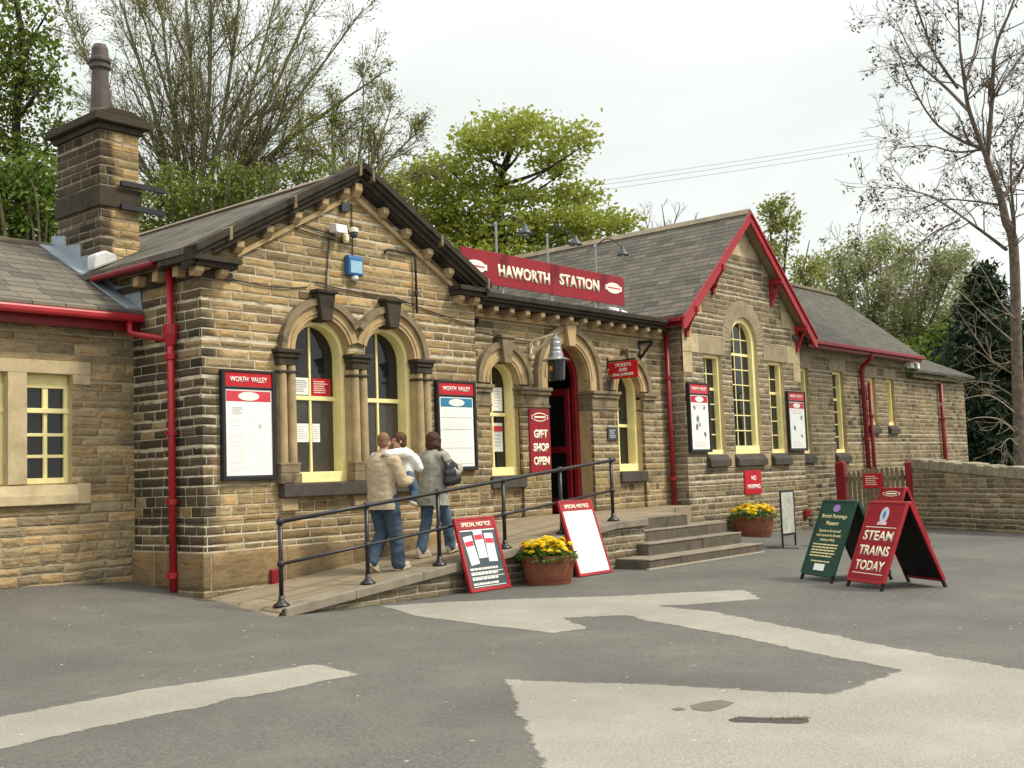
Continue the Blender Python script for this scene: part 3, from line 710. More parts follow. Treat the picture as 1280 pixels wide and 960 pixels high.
for (a, b) in ((19.81, 20.88), (22.58, 23.70)):
    q_ = MB(); q_.box(a, b, YR-.012, YR+.15, 3.722, 4.08); q_.build('lintel', M['ashlar_grey'], ST, bevel=.006)
for (a, b) in ((19.93, 20.77), (21.08, 22.36), (22.70, 23.55)):
    q_ = MB(); q_.prism([(YR-.10, 1.40), (YR+.2, 1.40), (YR+.2, 1.66), (YR-.0, 1.645), (YR-.10, 1.54)], 'x', a, b); q_.build('sill', M['sill'], ST, bevel=.01)
for a, b in ((20.80, 21.05), (22.39, 22.67)):
    q_ = MB(); q_.box(a, b, YR-.006, YR+.02, 1.38, 1.66); q_.build('sill_block', M['ashlar'], ST)
def grid_window(x0, x1, z0, z1, y, cols, rows, arch=False, big=None, name='casement_window', fr=.07, cill=.09):
    f = MB(); cx = (x0+x1)/2; hw = (x1-x0)/2
    f.box(x0, x0+fr, y-.05, y+.09, z0+cill, z1); f.box(x1-fr, x1, y-.05, y+.09, z0+cill, z1); f.box(x0-.0, x1+.0, y-.07, y+.09, z0, z0+cill)
    i = hw-fr
    if arch: f.arch(cx, z1, i, hw, y-.05, y+.09, n=24)
    else: f.box(x0+fr, x1-fr, y-.05, y+.09, z1-fr, z1)
    top = z1-fr if not arch else z1+i*.93
    for c_ in range(1, cols):
        x = cx-i+2*i*c_/cols; zt = top if not arch else z1+math.sqrt(max(0, i*i-(x-cx)**2))
        f.box(x-.012, x+.012, y+.045, y+.075, z0+cill, zt)
    for r_ in range(1, rows):
        z = z0+cill+(top-z0-cill)*r_/rows; t = .03 if big is not None and r_ in big else .012
        if z < z1: f.box(cx-i, cx+i, y+.043, y+.077, z-t, z+t)
        else:
            q2 = math.sqrt(max(0, i*i-(z-z1)**2)); f.box(cx-q2, cx+q2, y+.043, y+.077, z-t, z+t)
    o = f.build(name, M['cream'], ST, bevel=.005)
    g = MB()
    if arch: g.prism([(cx-i, z0+cill), (cx+i, z0+cill)]+[(cx+i*math.cos(PI*k/20), z1+i*math.sin(PI*k/20)) for k in range(21)], 'y', y+.06, y+.068)
    else: g.box(cx-i, cx+i, y+.06, y+.068, z0+cill, z1-fr)
    g.build('pane', M['glass'], o); return o
grid_window(19.98, 20.71, 1.66, 3.72, YR+.12, 2, 6, big=(4,))
grid_window(21.14, 22.30, 1.66, 4.04, YR+.12, 3, 8, arch=True, big=(6,), fr=.12, cill=.17)
grid_window(22.76, 23.49, 1.66, 3.72, YR+.12, 2, 6, big=(4,))
# roof, bargeboards
yb = 11.47
r = MB(); ex = .36
for s in (-1, 1):
    P_ = [(XC, 6.93), (XC+s*(XC-XL+ex), 6.93-SL*(XC-XL+ex)), (XC+s*(XC-XL+ex), 6.85-SL*(XC-XL+ex)), (XC, 6.85)]
    r.prism(P_, 'y', yb-.02, 20.2)
rf = r.build('roof', M['slate'], ST)
r = MB(); r.prism([(XC-.17, 6.83), (XC, 6.97), (XC+.17, 6.83), (XC+.14, 6.79), (XC, 6.91), (XC-.14, 6.79)], 'y', yb+.01, 20.25); r.build('ridge_tiles', M['ridge'], rf)
s_ = MB()
for s in (-1, 1):
    e2 = XC-XL+ex-.02
    s_.prism([(XC, 6.835), (XC+s*e2, 6.835-SL*e2), (XC+s*e2, 6.81-SL*e2), (XC, 6.81)], 'y', yb+.08, YR+.02)
s_.build('soffit', M['soffit'], ST)
for s in (-1, 1):
    b = MB(); e2 = XC-XL+ex+.03
    b.prism([(XC, 6.90), (XC+s*e2, 6.90-SL*e2), (XC+s*e2, 6.64-SL*e2), (XC+s*(e2-.10), 6.58-SL*(e2-.10)), (XC, 6.66)], 'y', yb, yb+.055)
    b.prism([(XC, 6.915), (XC+s*(e2+.01), 6.915-SL*(e2+.01)), (XC+s*(e2+.01), 6.845-SL*(e2+.01)), (XC, 6.845)], 'y', yb-.03, yb-.002)
    b.build('bargeboard', M['red'], ST, bevel=.008)
    for t in (.50, .94):
        x = XC+s*(XC-XL+.02)*t; z = 6.62-SL*(XC-XL+.02)*t
        k = MB(); k.box(x-.05, x+.05, yb-.03, YR-.05, z-.05, z+.07)
        k.box(x-.045, x+.045, YR-.07, YR-.008, z-.52, z+.06)
        pts = [(YR-.08, z-.40), (YR-.13, z-.26), (YR-.20, z-.14), (yb+.02, z-.05)]
        k.tube([(x, a, b_) for a, b_ in pts], .03, 6)
        k.build('gable_bracket', M['red'], ST, bevel=.006)
g_ = MB(); zg = 6.84-SL*(XC-XL+ex)
g_.box(XL-ex-.10, XL-ex+.01, yb+.06, 20, zg-.06, zg+.03); g_.box(XL-ex+.01, XL-ex+.05, yb+.06, 20, zg-.14, zg+.02)
g_.build('gutter', M['red_dark'], ST, bevel=.01)

# ---- far wing
w = MB()
fw = [(24.95, 25.50), (26.86, 27.52), (29.05, 29.55), (30.35, 30.85)]
holes = [rect(a, b, 1.65, 3.72) for a, b in fw[:2]]+[rect(a, b, 2.38, 3.66) for a, b in fw[2:]]
wall_sheet(w, [(24.3, -.5), (31.8, -.5), (31.8, 4.35), (24.3, 4.35)], holes, YF, .24)
w.add([(31.8,YF,-.5),(31.8,17,-.5),(31.8,17,4.4),(31.8,14.3,6.4),(31.8,YF,4.4)], [(0,1,2,3,4)])
wall_sheet(w, [(31.8, -.5), (36.7, -.5), (36.7, 3.82), (31.8, 3.82)], [], YF+.03, .2)
w.add([(36.7,YF+.03,-.5),(36.7,17,-.5),(36.7,17,3.82),(36.7,YF+.03,3.82)], [(0,1,2,3)])
w.build('far_wing_wall', [M['far'], M['ashlar']], ST)
for (a, b) in fw:
    z1 = 3.722 if a < 28 else 3.662
    q_ = MB(); q_.box(a-.16, b+.16, YF-.01, YF+.14, z1, z1+.30); q_.build('lintel', M['ashlar_grey'], ST, bevel=.006)
    z0 = 1.65 if a < 28 else 2.38
    q_ = MB(); q_.prism([(YF-.09, z0-.24), (YF+.2, z0-.24), (YF+.2, z0), (YF, z0-.01), (YF-.09, z0-.10)], 'x', a-.08, b+.08); q_.build('sill', M['sill'], ST, bevel=.01)
    grid_window(a, b, z0, z1-.002, YF+.13, 2, 6 if a < 28 else 4, big=(4,) if a < 28 else None)
q_ = MB(); q_.box(24.36, 31.8, YF-.012, YF+.01, 4.03, 4.14); q_.build('frieze', M['ashlar_grey'], ST)
r = MB(); r.prism([(11.68, 4.34), (14.25, 6.46), (16.85, 4.34), (16.85, 4.26), (14.25, 6.38), (11.68, 4.26)], 'x', 24.0, 32.0)
rf = r.build('roof', M['slate_far'], ST)
r = MB(); r.box(24.0, 32.02, 14.14, 14.36, 6.41, 6.50); r.build('ridge_tiles', M['ridge'], rf, bevel=.02)
g_ = MB(); g_.box(24.72, 32.02, 11.60, 11.70, 4.24, 4.33); g_.box(24.72, 32.0, 11.70, 11.76, 4.16, 4.30); g_.build('gutter', M['red_dark'], ST, bevel=.012)
for i in range(17):
    b = MB(); x = 24.9+i*.41; b.box(x-.035, x+.035, 11.79, YF, 4.17, 4.235); b.build('rafter_end', M['soffit'], ST)
r = MB(); r.prism([(11.85, 3.98), (14.3, 5.1), (14.3, 5.02), (11.85, 3.90)], 'x', 31.82, 36.95); r.build('roof', M['slate_far'], ST)
mossy = plain('mossy_gutter', (.10, .10, .05), .9, .2, .4, 8)
g_ = MB(); g_.box(31.85, 36.2, 11.92, YF+.03, 3.76, 3.90); g_.build('gutter', mossy, ST, bevel=.02)

# ---- left wing
w = MB()
holes = [rect(5.62, 6.28, 1.47, 2.82), rect(6.52, 7.10, 1.47, 2.82)]
wall_sheet(w, [(2.0, -.4), (7.95, -.4), (7.95, 3.62), (2.0, 3.62)], holes, YW, .20)
w.add([(2.0,18,-.4),(2.0,YW,-.4),(2.0,YW,3.62),(2.0,15.3,4.8),(2.0,18,3.62)], [(0,1,2,3,4)])
w.build('left_wing_wall', [M['wing'], M['ashlar_clean']], ST)
s = MB(); s.box(5.3, 7.34, YW-.02, YW+.15, 2.822, 2.985); s.box(5.3, 5.618, YW-.018, YW+.15, 1.44, 2.82) if False else None
s.box(6.282, 6.518, YW-.02, YW+.15, 1.472, 2.82)
s.box(7.15, 7.335, YW-.019, YW+.15, 1.215, 1.47); s.box(7.104, 7.338, YW-.019, YW+.15, 2.70, 2.8205)
s.build('window_dressing', M['ashlar_clean'], ST, bevel=.006)
s = MB(); s.prism([(YW-.07, 1.22), (YW+.18, 1.22), (YW+.18, 1.47), (YW-.02, 1.455), (YW-.07, 1.33)], 'x', 5.45, 7.15); s.build('sill', M['ashlar_clean'], ST, bevel=.008)
def small_casement(x0, x1):
    y = YW+.10; f = MB(); z0, z1 = 1.475, 2.70; fr = .05
    f.box(x0, x0+fr, y, y+.08, z0, z1); f.box(x1-fr, x1, y, y+.08, z0, z1); f.box(x0+fr, x1-fr, y, y+.08, z0, z0+.07); f.box(x0+fr, x1-fr, y, y+.08, z1-fr, z1)
    f.box(x0-.0, x1+.0, y-.02, y+.09, z1-.36, z1-.30); f.box(x0, x1, y+.02, y+.07, z1, 2.82)
    cx = (x0+x1)/2
    f.box(cx-.035, cx+.035, y+.01, y+.07, z1-.30, z1-fr); f.box(cx-.025, cx+.025, y+.01, y+.07, z0+.07, z1-.36)
    for k in (1, 2): z = z0+.07+(z1-.36-z0-.07)*k/3; f.box(x0+fr, x1-fr, y+.012, y+.068, z-.02, z+.02)
    o = f.build('casement_window', M['cream'], ST, bevel=.005)
    g = MB(); g.box(x0+fr, x1-fr, y+.045, y+.052, z0+.07, z1-fr); g.build('pane', M['glass'], o)
small_casement(5.62, 6.28); small_casement(6.52, 7.10)
r = MB(); r.prism([(12.93, 3.66), (15.35, 4.91), (17.8, 3.66), (17.8, 3.58), (15.35, 4.83), (12.93, 3.58)], 'x', 1.8, 7.94)
rf = r.build('roof', M['slate_wing'], ST)
r = MB(); r.box(1.8, 7.94, 15.26, 15.44, 4.86, 4.935); r.build('ridge_tiles', M['ridge'], rf, bevel=.02)
g_ = MB(); g_.box(1.8, 7.90, 12.82, 12.93, 3.50, 3.60); g_.build('gutter', M['red'], ST, bevel=.03)
g_ = MB(); g_.box(1.8, 7.94, 13.02, 13.08, 3.40, 3.56); g_.box(1.8, 7.94, 13.08, YW, 3.45, 3.5); g_.build('fascia', M['red_dark'], ST)
g_ = MB(); g_.box(7.64, 7.75, 12.30, 13.75, 4.13, 4.205); g_.build('gutter', M['red_dark'], ST, bevel=.025)
# stepped lead where the wing roof meets the gable block
l = MB(); l.prism([(12.95, 3.67), (15.3, 4.89), (15.3, 5.05), (14.9, 4.98), (14.9, 4.84), (14.5, 4.80), (14.5, 4.62), (14.1, 4.60), (14.1, 4.42), (13.6, 4.1), (13.0, 3.95)], 'x', 7.925, 7.945)
l.prism([(12.95, 3.672), (15.3, 4.895), (15.3, 4.92), (12.95, 3.70)], 'x', 7.72, 7.925)
l.build('lead_flashing', M['lead'], ST)

# ---- chimney
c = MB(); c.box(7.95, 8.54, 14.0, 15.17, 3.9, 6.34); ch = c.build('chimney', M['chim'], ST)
c = MB(); c.box(7.92, 8.57, 13.97, 15.20, 5.26, 5.55); c.build('chimney_band', M['sooty'], ch, bevel=.015)
c = MB(); c.box(7.90, 8.59, 13.95, 15.22, 6.342, 6.43); c.box(7.82, 8.67, 13.87, 15.30, 6.432, 6.55)
c.prism([(7.83, 6.552), (8.66, 6.552), (8.40, 6.65), (8.09, 6.65)], 'y', 13.9, 15.27); c.build('chimney_cap', M['sooty'], ch, bevel=.015)
pot = plain('clay_chimney_pot', (.095, .074, .068), .6, .3, .3, 6)
c = MB(); c.lathe((8.05, 14.16, 6.5), [(.155, 0), (.15, .12), (.135, .16), (.112, .72), (.145, .75), (.145, .79), (.118, .80), (.118, .83), (.145, .84), (.145, .88), (.12, .90), (.112, 1.03), (.088, 1.09), (.08, 1.09), (.08, .9)], 20)
c.build('chimney_pot', pot, ch, smooth=False)
for z in (5.60, 5.27):
    c = MB(); c.box(8.22, 8.90, 13.90, 13.96, z-.03, z+.04); c.build('iron_stub', M['black'], ch)
c = MB(); c.prism([(7.74, 4.31), (8.08, 4.47), (8.06, 4.56), (7.90, 4.60), (7.74, 4.52)], 'y', 13.78, 13.99); c.build('flaunching', M['white_lead'], ch, bevel=.03)

# ---- pipes
def pipe(pts, r, mat, collars=(), hopper=None, name='downpipe'):
    m = MB(); m.tube(pts, r, 10); o = m.build(name, M[mat], ST, smooth=True)
    for (x, y, z) in collars: k = MB(); k.lathe((x, y, z), [(r*1.35, -.035), (r*1.35, .035)], 12); k.box(x-r*1.9, x+r*1.9, y-.01, y+.012, z-.02, z+.02); k.build('collar', M[mat], o)
    if hopper: k = MB(); x, y, z = hopper; k.lathe((x, y, z), [(r*1.2, -.14), (r*1.9, 0), (r*1.9, .12)], 12); k.build('hopper', M[mat], o)
    return o
pipe([(7.87, 12.21, 4.12), (7.87, 12.21, .05)], .048, 'red', [(7.87, 12.21, z) for z in (3.0, 2.05, 1.2)]+[(7.87, 12.21, .30)], (7.87, 12.21, 3.28))
pipe([(7.70, 12.88, 3.50), (7.70, 12.86, 3.36), (7.74, 12.80, 3.33), (7.87, 12.25, 3.22)], .042, 'red')
pipe([(19.02, 12.03, 4.13), (19.04, 12.03, .45)], .050, 'red_dark', [(19.03, 12.03, z) for z in (3.2, 2.2, 1.2)])
pipe([(28.45, 11.70, 4.22), (28.45, 11.75, 4.08), (28.5, 12.0, 3.9), (28.5, 12.03, 3.8), (28.6, 12.03, -.05)], .058, 'red_dark', [(28.55, 12.03, z) for z in (3.3, 2.0, .9)])
pipe([(28.95, 12.03, 3.5), (28.95, 12.03, -.05)], .052, 'red_dark', [(28.95, 12.03, z) for z in (2.6, 1.2)])
pipe([(34.35, 12.05, 3.8), (34.35, 12.05, -.1)], .065, 'red_dark', [(34.35, 12.05, z) for z in (2.6, 1.2)])
pipe([(11.02, YG-.03, 4.62), (11.02, YG-.05, 4.66), (11.07, YG-.05, 4.68), (11.60, YG-.05, 4.68), (11.62, YG-.05, 4.60), (11.62, YG-.05, 3.80)], .018, 'black', [(11.62, YG-.05, 4.1)], name='wall_conduit')
# cables across the gable
k = MB()
def sag(a, b, s, n=8): return [(a[0]+(b[0]-a[0])*i/n, a[1]+(b[1]-a[1])*i/n, a[2]+(b[2]-a[2])*i/n-s*4*(i/n)*(1-i/n)) for i in range(n+1)]
yc = YG-.02
for a, b, s in (((8.05, yc, 4.02), (9.6, yc, 3.98), .08), ((9.75, yc, 4.06), (11.2, yc, 4.0), .03), ((11.2, yc, 4.0), (12.9, yc, 3.72), .02), ((9.35, yc, 4.86), (10.35, yc, 4.74), .02), ((9.3, yc, 4.78), (10.3, yc, 4.68), .02), ((10.42, yc, 5.25), (10.42, yc, 4.40), 0), ((10.0, yc, 4.72), (9.92, yc, 3.95), 0), ((12.9, yc+.4, 3.75), (15.0, YM-.02, 3.65), .03)):
    k.tube(sag(a, b, s), .009, 5)
k.build('cable', M['black'], ST)

# ================================================================== ramp and steps
def rz(x, y): return min(-.02+.0946*(x-8.0), .60)+.045*(y-10.4)
m = MB(); xs = [8.0+i*.245 for i in range(31)]
def strip(xa, xb, fa):
    pass
ys_front = 10.25
rows = []
for x in xs:
    yb_ = YG-.03 if x < 12.93 else YM-.03
    ya_ = 10.25 if x > 8.25 else 10.25
    rows.append([(x, ya_+(yb_-ya_)*t, rz(x, ya_+(yb_-ya_)*t)) for t in (0, .25, .5, .75, 1)])
vs = [p for r_ in rows for p in r_]; n = 5
m.add(vs, [(i*n+j, (i+1)*n+j, (i+1)*n+j+1, i*n+j+1) for i in range(len(rows)-1) for j in range(n-1)])
# start edge down to the ground
m.add([(7.86, 10.2, -.12), (8.0, 10.25, rz(8.0, 10.25)), (8.0, YG-.03, rz(8, YG-.03)), (7.86, YG-.03, -.1)], [(0, 1, 2, 3)])
# landing
lp = [(15.35, 10.25), (15.37, 10.25), (15.37, 10.50), (17.0, 10.50), (17.0, 11.2), (19.15, 11.72), (19.15, YM-.03), (15.35, YM-.03)]
lv = [(x, y, rz(15.35, y)) for x, y in lp]
for t in tessellate_polygon([[Vector(p) for p in lv]]):
    a, b, c = (Vector(lv[i]) for i in t)
    m.add([a, b, c] if (b-a).cross(c-a).z > 0 else [a, c, b], [(0, 1, 2)])
for (a, b) in ((lv[3], lv[4]), (lv[4], lv[5])):
    m.add([(a[0], a[1], -.4), a, b, (b[0], b[1], -.4)], [(3, 2, 1, 0)])
ramp = m.build('ramp', M['flags'], None); tag(ramp, 'stone flagged ramp up to the entrance', kind='structure')
m = MB()
for i in range(len(xs)-1):
    x0, x1 = xs[i], xs[i+1]
    m.add([(x0, 10.29, -.5), (x1, 10.29, -.5), (x1, 10.29, rz(x1, 10.29)-.02), (x0, 10.29, rz(x0, 10.29)-.02)], [(0, 1, 2, 3)])
rs_ = m.build('ramp_side', M['garden'], None); rs_.parent = ramp
rg = random.Random(5); x = 8.02
while x < 15.35:
    L = rg.uniform(.7, 1.25); x1 = min(x+L, 15.355); m = MB()
    d0 = rg.uniform(-.012, .012)
    vs = [(x, 10.21+d0, rz(x, 10.25)-.105), (x1, 10.21+d0, rz(x1, 10.25)-.105), (x1, 10.46, rz(x1, 10.46)-.105), (x, 10.46, rz(x, 10.46)-.105),
          (x, 10.21+d0, rz(x, 10.25)+.006), (x1, 10.21+d0, rz(x1, 10.25)+.006), (x1, 10.46, rz(x1, 10.46)+.004), (x, 10.46, rz(x, 10.46)+.004)]
    m.add(vs, [(3,2,1,0),(4,5,6,7),(0,1,5,4),(1,2,6,5),(2,3,7,6),(3,0,4,7)])
    o = m.build('edge_stone', M['step'], None, bevel=.012); o.parent = ramp; x = x1+.006
sp = thing('stone_steps', 'flight of worn grey stone steps leading up to the station entrance', 'steps', (16.3, 10.0, -.14))
def step(x0, x1, y0, y1, z0, z1, seed):
    rg = random.Random(seed); x = x0; i = 0
    while x < x1-.02:
        L = rg.uniform(.8, 1.7); xe = x1 if x1-(x+L) < .5 else x+L
        b = MB(); b.box(x+.004, xe-.004, y0+rg.uniform(-.006, .006), y1, z0, z1-.028, 0); b.box(x+.004, xe-.004, y0-.012, y1, z1-.0275, z1, 1)
        b.build('step', [M['step_front'], M['step']], sp, bevel=.010); x = xe
step(14.50, 18.12, 9.66, 10.4, -.40, .02, 1); step(15.10, 18.10, 10.06, 10.6, -.3, .215, 2); step(15.22, 18.06, 10.33, 10.75, -.3, .405, 3); step(15.36, 17.02, 10.50, 10.85, -.3, .600, 4)
m = MB(); m.box(14.50, 15.4, 10.402, 10.285+.2, -.4, .018) ; m.build('step', M['step'], sp, bevel=.01)
mort = plain('mortar', (.42, .37, .28), .95, .1, .2, 14)
m = MB(); m.box(14.47, 18.13, 9.64, 9.70, -.4, -.118); m.build('mortar_bed', mort, sp)
# ================================================================== things on and around the building
U = Vector((0, 0, 1)); XD = Vector((1, 0, 0))
def lozenge(mb, c, xd, ud, w, h, d=.004, mi=0, lift=0.0):
    """railway name badge: a bar with a rounded belly"""
    c, xd, ud = Vector(c), Vector(xd), Vector(ud); nd = xd.cross(ud)
    pts = []
    for (x, z) in ((-.5, -.24), (-.36, -.24)): pts.append((x, z))
    for k in range(13):
        a = PI+PI*k/12; pts.append((.36*math.cos(a), -.24+.26*math.sin(a)))
    pts += [(.36, -.24), (.5, -.24), (.5, .24), (.36, .24)]
    for k in range(13):
        a = PI*k/12; pts.append((.36*math.cos(a), .24+.26*math.sin(a)))
    pts += [(-.36, .24), (-.5, .24)]
    vs = [c+xd*(x*w)+ud*(z*h)+nd*lift for x, z in pts]+[c+xd*(x*w)+ud*(z*h)+nd*(lift+d) for x, z in pts]
    n = len(pts)
    mb.add(vs, [tuple(range(n-1, -1, -1)), tuple(range(n, 2*n))]+[(i, (i+1) % n, (i+1) % n+n, i+n) for i in range(n)], mi)
def panel(mb, c, xd, ud, x0, x1, z0, z1, l0, l1, mi=0):
    c, xd, ud = Vector(c), Vector(xd), Vector(ud); nd = xd.cross(ud)
    vs = [c+xd*x+ud*z+nd*l for l in (l0, l1) for (x, z) in ((x0, z0), (x1, z0), (x1, z1), (x0, z1))]
    mb.add(vs, [(3,2,1,0),(4,5,6,7),(0,1,5,4),(1,2,6,5),(2,3,7,6),(3,0,4,7)], mi)
def ellipse(mb, c, xd, ud, rx, rz_, l0, l1, mi=0, n=24, cx=0, cz=0):
    c, xd, ud = Vector(c), Vector(xd), Vector(ud); nd = xd.cross(ud)
    pts = [(cx+rx*math.cos(2*PI*i/n), cz+rz_*math.sin(2*PI*i/n)) for i in range(n)]
    vs = [c+xd*x+ud*z+nd*l for l in (l0, l1) for x, z in pts]
    mb.add(vs, [tuple(range(n-1, -1, -1)), tuple(range(n, 2*n))]+[(i, (i+1) % n, (i+1) % n+n, i+n) for i in range(n)], mi)
def text_rows(mb, c, xd, ud, x0, x1, ztop, zbot, rows, h, rg, l0=.001, l1=.003, mi=0, jag=.3, words=True):
    """lines of print too small to read: broken dashes"""
    for r_ in range(rows):
        z = ztop-(ztop-zbot)*r_/max(1, rows-1); x = x0; xe = x1-(x1-x0)*rg.uniform(0, jag)
        while x < xe-.01:
            L = rg.uniform(.02, .09)*(x1-x0)/.6 if words else xe-x0
            panel(mb, c, xd, ud, x, min(x+L, xe), z-h/2, z+h/2, l0, l1, mi); x += L+.012*(x1-x0)/.6

# ---- the roof sign
sg = thing('roof_sign', 'long maroon name board with cream letters above the entrance cornice', 'sign', (15.23, 11.95, 4.345))
b = MB(); b.box(12.97, 15.268, 11.93, 11.965, 4.49, 5.035); b.box(15.272, 17.47, 11.93, 11.965, 4.485, 5.03); b.build('board', M['maroon'], sg, bevel=.004)
b = MB(); b.box(15.262, 15.278, 11.924, 11.93, 4.49, 5.03); b.build('joint_cover', M['maroon'], sg)
for x in (13.1, 14.0, 15.3, 16.6, 17.4): b = MB(); b.box(x-.02, x+.02, 11.967, 12.0, 4.345, 5.0); b.tube([(x, 11.99, 4.95), (x, 12.45, 4.35)], .015, 6); b.build('support_strut', M['steel'], sg)
for s_, x0, x1, zc, in (('HAWORTH', 13.84, 15.20, 4.745), ('STATION', 15.48, 16.66, 4.775)):
    lettering(s_, sg, ((x0+x1)/2, 11.93, zc), XD, U, .215, x1-x0, M['letter'], bold=.038, depth=.012, spacing=1.08)
for x, z in ((13.30, 4.75), (17.12, 4.79)):
    b = MB(); lozenge(b, (x, 11.93, z), XD, U, .52, .20, .010); lo = b.build('name_badge', M['letter_white'], sg)
    b = MB(); panel(b, (x, 11.93, z), XD, U, -.2, .2, -.012, .012, .0105, .012); b.build('badge_print', M['poster_red'], lo)
# ---- lamps over the sign
def sign_lamp(x, label):
    t_ = thing('sign_lamp', label, 'lamp', (x, 12.10, 4.345), group='swan neck lamps over the roof sign')
    b = MB(); b.tube([(x, 12.10, 4.345), (x, 12.10, 5.55)], .020, 8); b.lathe((x, 12.1, 5.55), [(.032, 0), (.034, .04), (.01, .06)], 10); b.build('pole', M['steel'], t_)
    b = MB(); ax, ay = .16, -.50
    pts = [(x+ax*t, 12.10+ay*t, 5.56+.16*math.sin(PI*min(1, t*1.05))*1.0-.06*t) for t in [i/12 for i in range(13)]]
    b.tube(pts, .012, 6); b.build('swan_neck', M['black'], t_)
    e_ = pts[-1]; b = MB()
    b.lathe((e_[0], e_[1], e_[2]-.16), [(.115, 0), (.112, .015), (.09, .06), (.05, .10), (.04, .14), (.03, .17)], 20); sh = b.build('lamp_shade', M['grey_metal'], t_, smooth=True)
    b = MB(); b.lathe((e_[0], e_[1], e_[2]-.17), [(.02, 0), (.045, .02), (.05, .05), (.03, .10)], 12); b.build('bulb', M['letter_white'], sh)
    return t_
sign_lamp(14.02, 'swan neck lamp above the first word of the maroon roof sign')
sign_lamp(15.40, 'swan neck lamp above the middle joint of the maroon roof sign')
sign_lamp(16.84, 'swan neck lamp above the end of the second word on the roof sign')

# ---- poster boards
def poster_board(x0, x1, z0, z1, y, label, header, seed, style):
    t_ = thing('poster_board', label, 'poster board', ((x0+x1)/2, y, z0), group='framed poster boards on the station walls')
    w_, h_ = x1-x0, z1-z0; c = ((x0+x1)/2, y-.05, z0); hw = w_/2; rg = random.Random(seed); f = .045
    b = MB(); panel(b, c, XD, U, -hw, hw, 0, h_, -.05, 0); panel(b, c, XD, U, -hw, -hw+f, 0, h_, 0, .03); panel(b, c, XD, U, hw-f, hw, 0, h_, 0, .03)
    panel(b, c, XD, U, -hw+f, hw-f, 0, .05, 0, .03); panel(b, c, XD, U, -hw+f, hw-f, h_-.03, h_, 0, .03); panel(b, c, XD, U, -hw+f, hw-f, h_-.235, h_-.21, 0, .025)
    b.build('frame', M['black'], t_, bevel=.005)
    b = MB(); panel(b, c, XD, U, -hw+f, hw-f, h_-.21, h_-.03, .001, .014); hb = b.build('header_panel', M['poster_red'] if style == 'far' else M['red_bright'], t_)
    lettering('WORTH  VALLEY', hb, Vector(c)+U*(h_-.12)+Vector((0, -.014, 0)), XD, U, .068, w_*.70, M['letter_white'], bold=.02)
    pf = f+(.02 if style != 'left' else .0)
    b = MB(); panel(b, c, XD, U, -hw+pf, hw-pf, .06, h_-.245, .001, .008); po = b.build('poster', M['white'], t_)
    tp = h_-.255; b = MB()
    panel(b, c, XD, U, -hw+pf+.02, hw-pf-.02, tp-.14, tp-.01, .009, .011); bd = b.build('poster_band', M[header], po)
    b = MB(); ellipse(b, c, XD, U, w_*.20, .055, .0115, .0135, cz=tp-.075); b.build('badge', M['letter_white'], po)
    b = MB()
    if style == 'left':
        text_rows(b, c, XD, U, -hw*.62, -hw*.2, tp-.22, tp-.30, 5, .012, rg, .009, .010, 0)
        text_rows(b, c, XD, U, -hw*.68, -hw*.3, tp-.38, tp-.44, 3, .006, rg, .009, .010)
        text_rows(b, c, XD, U, -hw*.75, hw*.2, tp-.55, .12, 16, .004, rg, .009, .010, jag=.7)
        ellipse(b, c, XD, U, .03, .03, .009, .010, cx=hw*.42, cz=tp-.45)
    elif style == 'table':
        for k, z in enumerate((tp-.30, tp-.48, tp-.76, tp-1.0)): panel(b, c, XD, U, -hw*.8, hw*.76, z-.006, z+.006, .009, .0105)
        text_rows(b, c, XD, U, -hw*.7, hw*.6, tp-.18, .12, 26, .004, rg, .009, .010, jag=.5)
    else:
        for (x, z, r_) in ((-.5, .82, .035), (.45, .82, .04), (-.25, .62, .06), (-.35, .48, .07), (-.05, .50, .04), (.42, .33, .06)) if seed == 3 else ((-.35, .50, .06), (.45, .72, .05), (.42, .33, .05)):
            for _ in range(5): ellipse(b, c, XD, U, r_*rg.uniform(.4, .8), r_*rg.uniform(.4, .9), .009+_*.0004, .0095+_*.0004, n=7, cx=x*hw+rg.uniform(-.03, .03), cz=tp*z*.95+rg.uniform(-.03, .03))
        text_rows(b, c, XD, U, -hw*.6, hw*.6, tp-.2, tp-.25, 2, .006, rg, .009, .010); text_rows(b, c, XD, U, -hw*.6, hw*.6, .2, .12, 3, .005, rg, .009, .010)
    b.build('print', M['ink'] if style == 'far' else M['ink_pale'], po)
poster_board(8.19, 8.99, 1.43, 2.81, YG, 'framed poster board with red header beside the red drainpipe corner', 'poster_red', 1, 'left')
poster_board(11.97, 12.83, 1.475, 2.83, YG, 'framed timetable with a blue band right of the paired arched windows', 'poster_blue', 2, 'table')
poster_board(19.24, 20.04, 1.70, 3.095, YR, 'narrow poster board covering the left edge of the tall gable windows', 'red_bright', 3, 'far')
poster_board(23.50, 24.39, 1.70, 3.07, YR, 'narrow poster board at the far corner of the red trimmed gable', 'red_bright', 4, 'far')

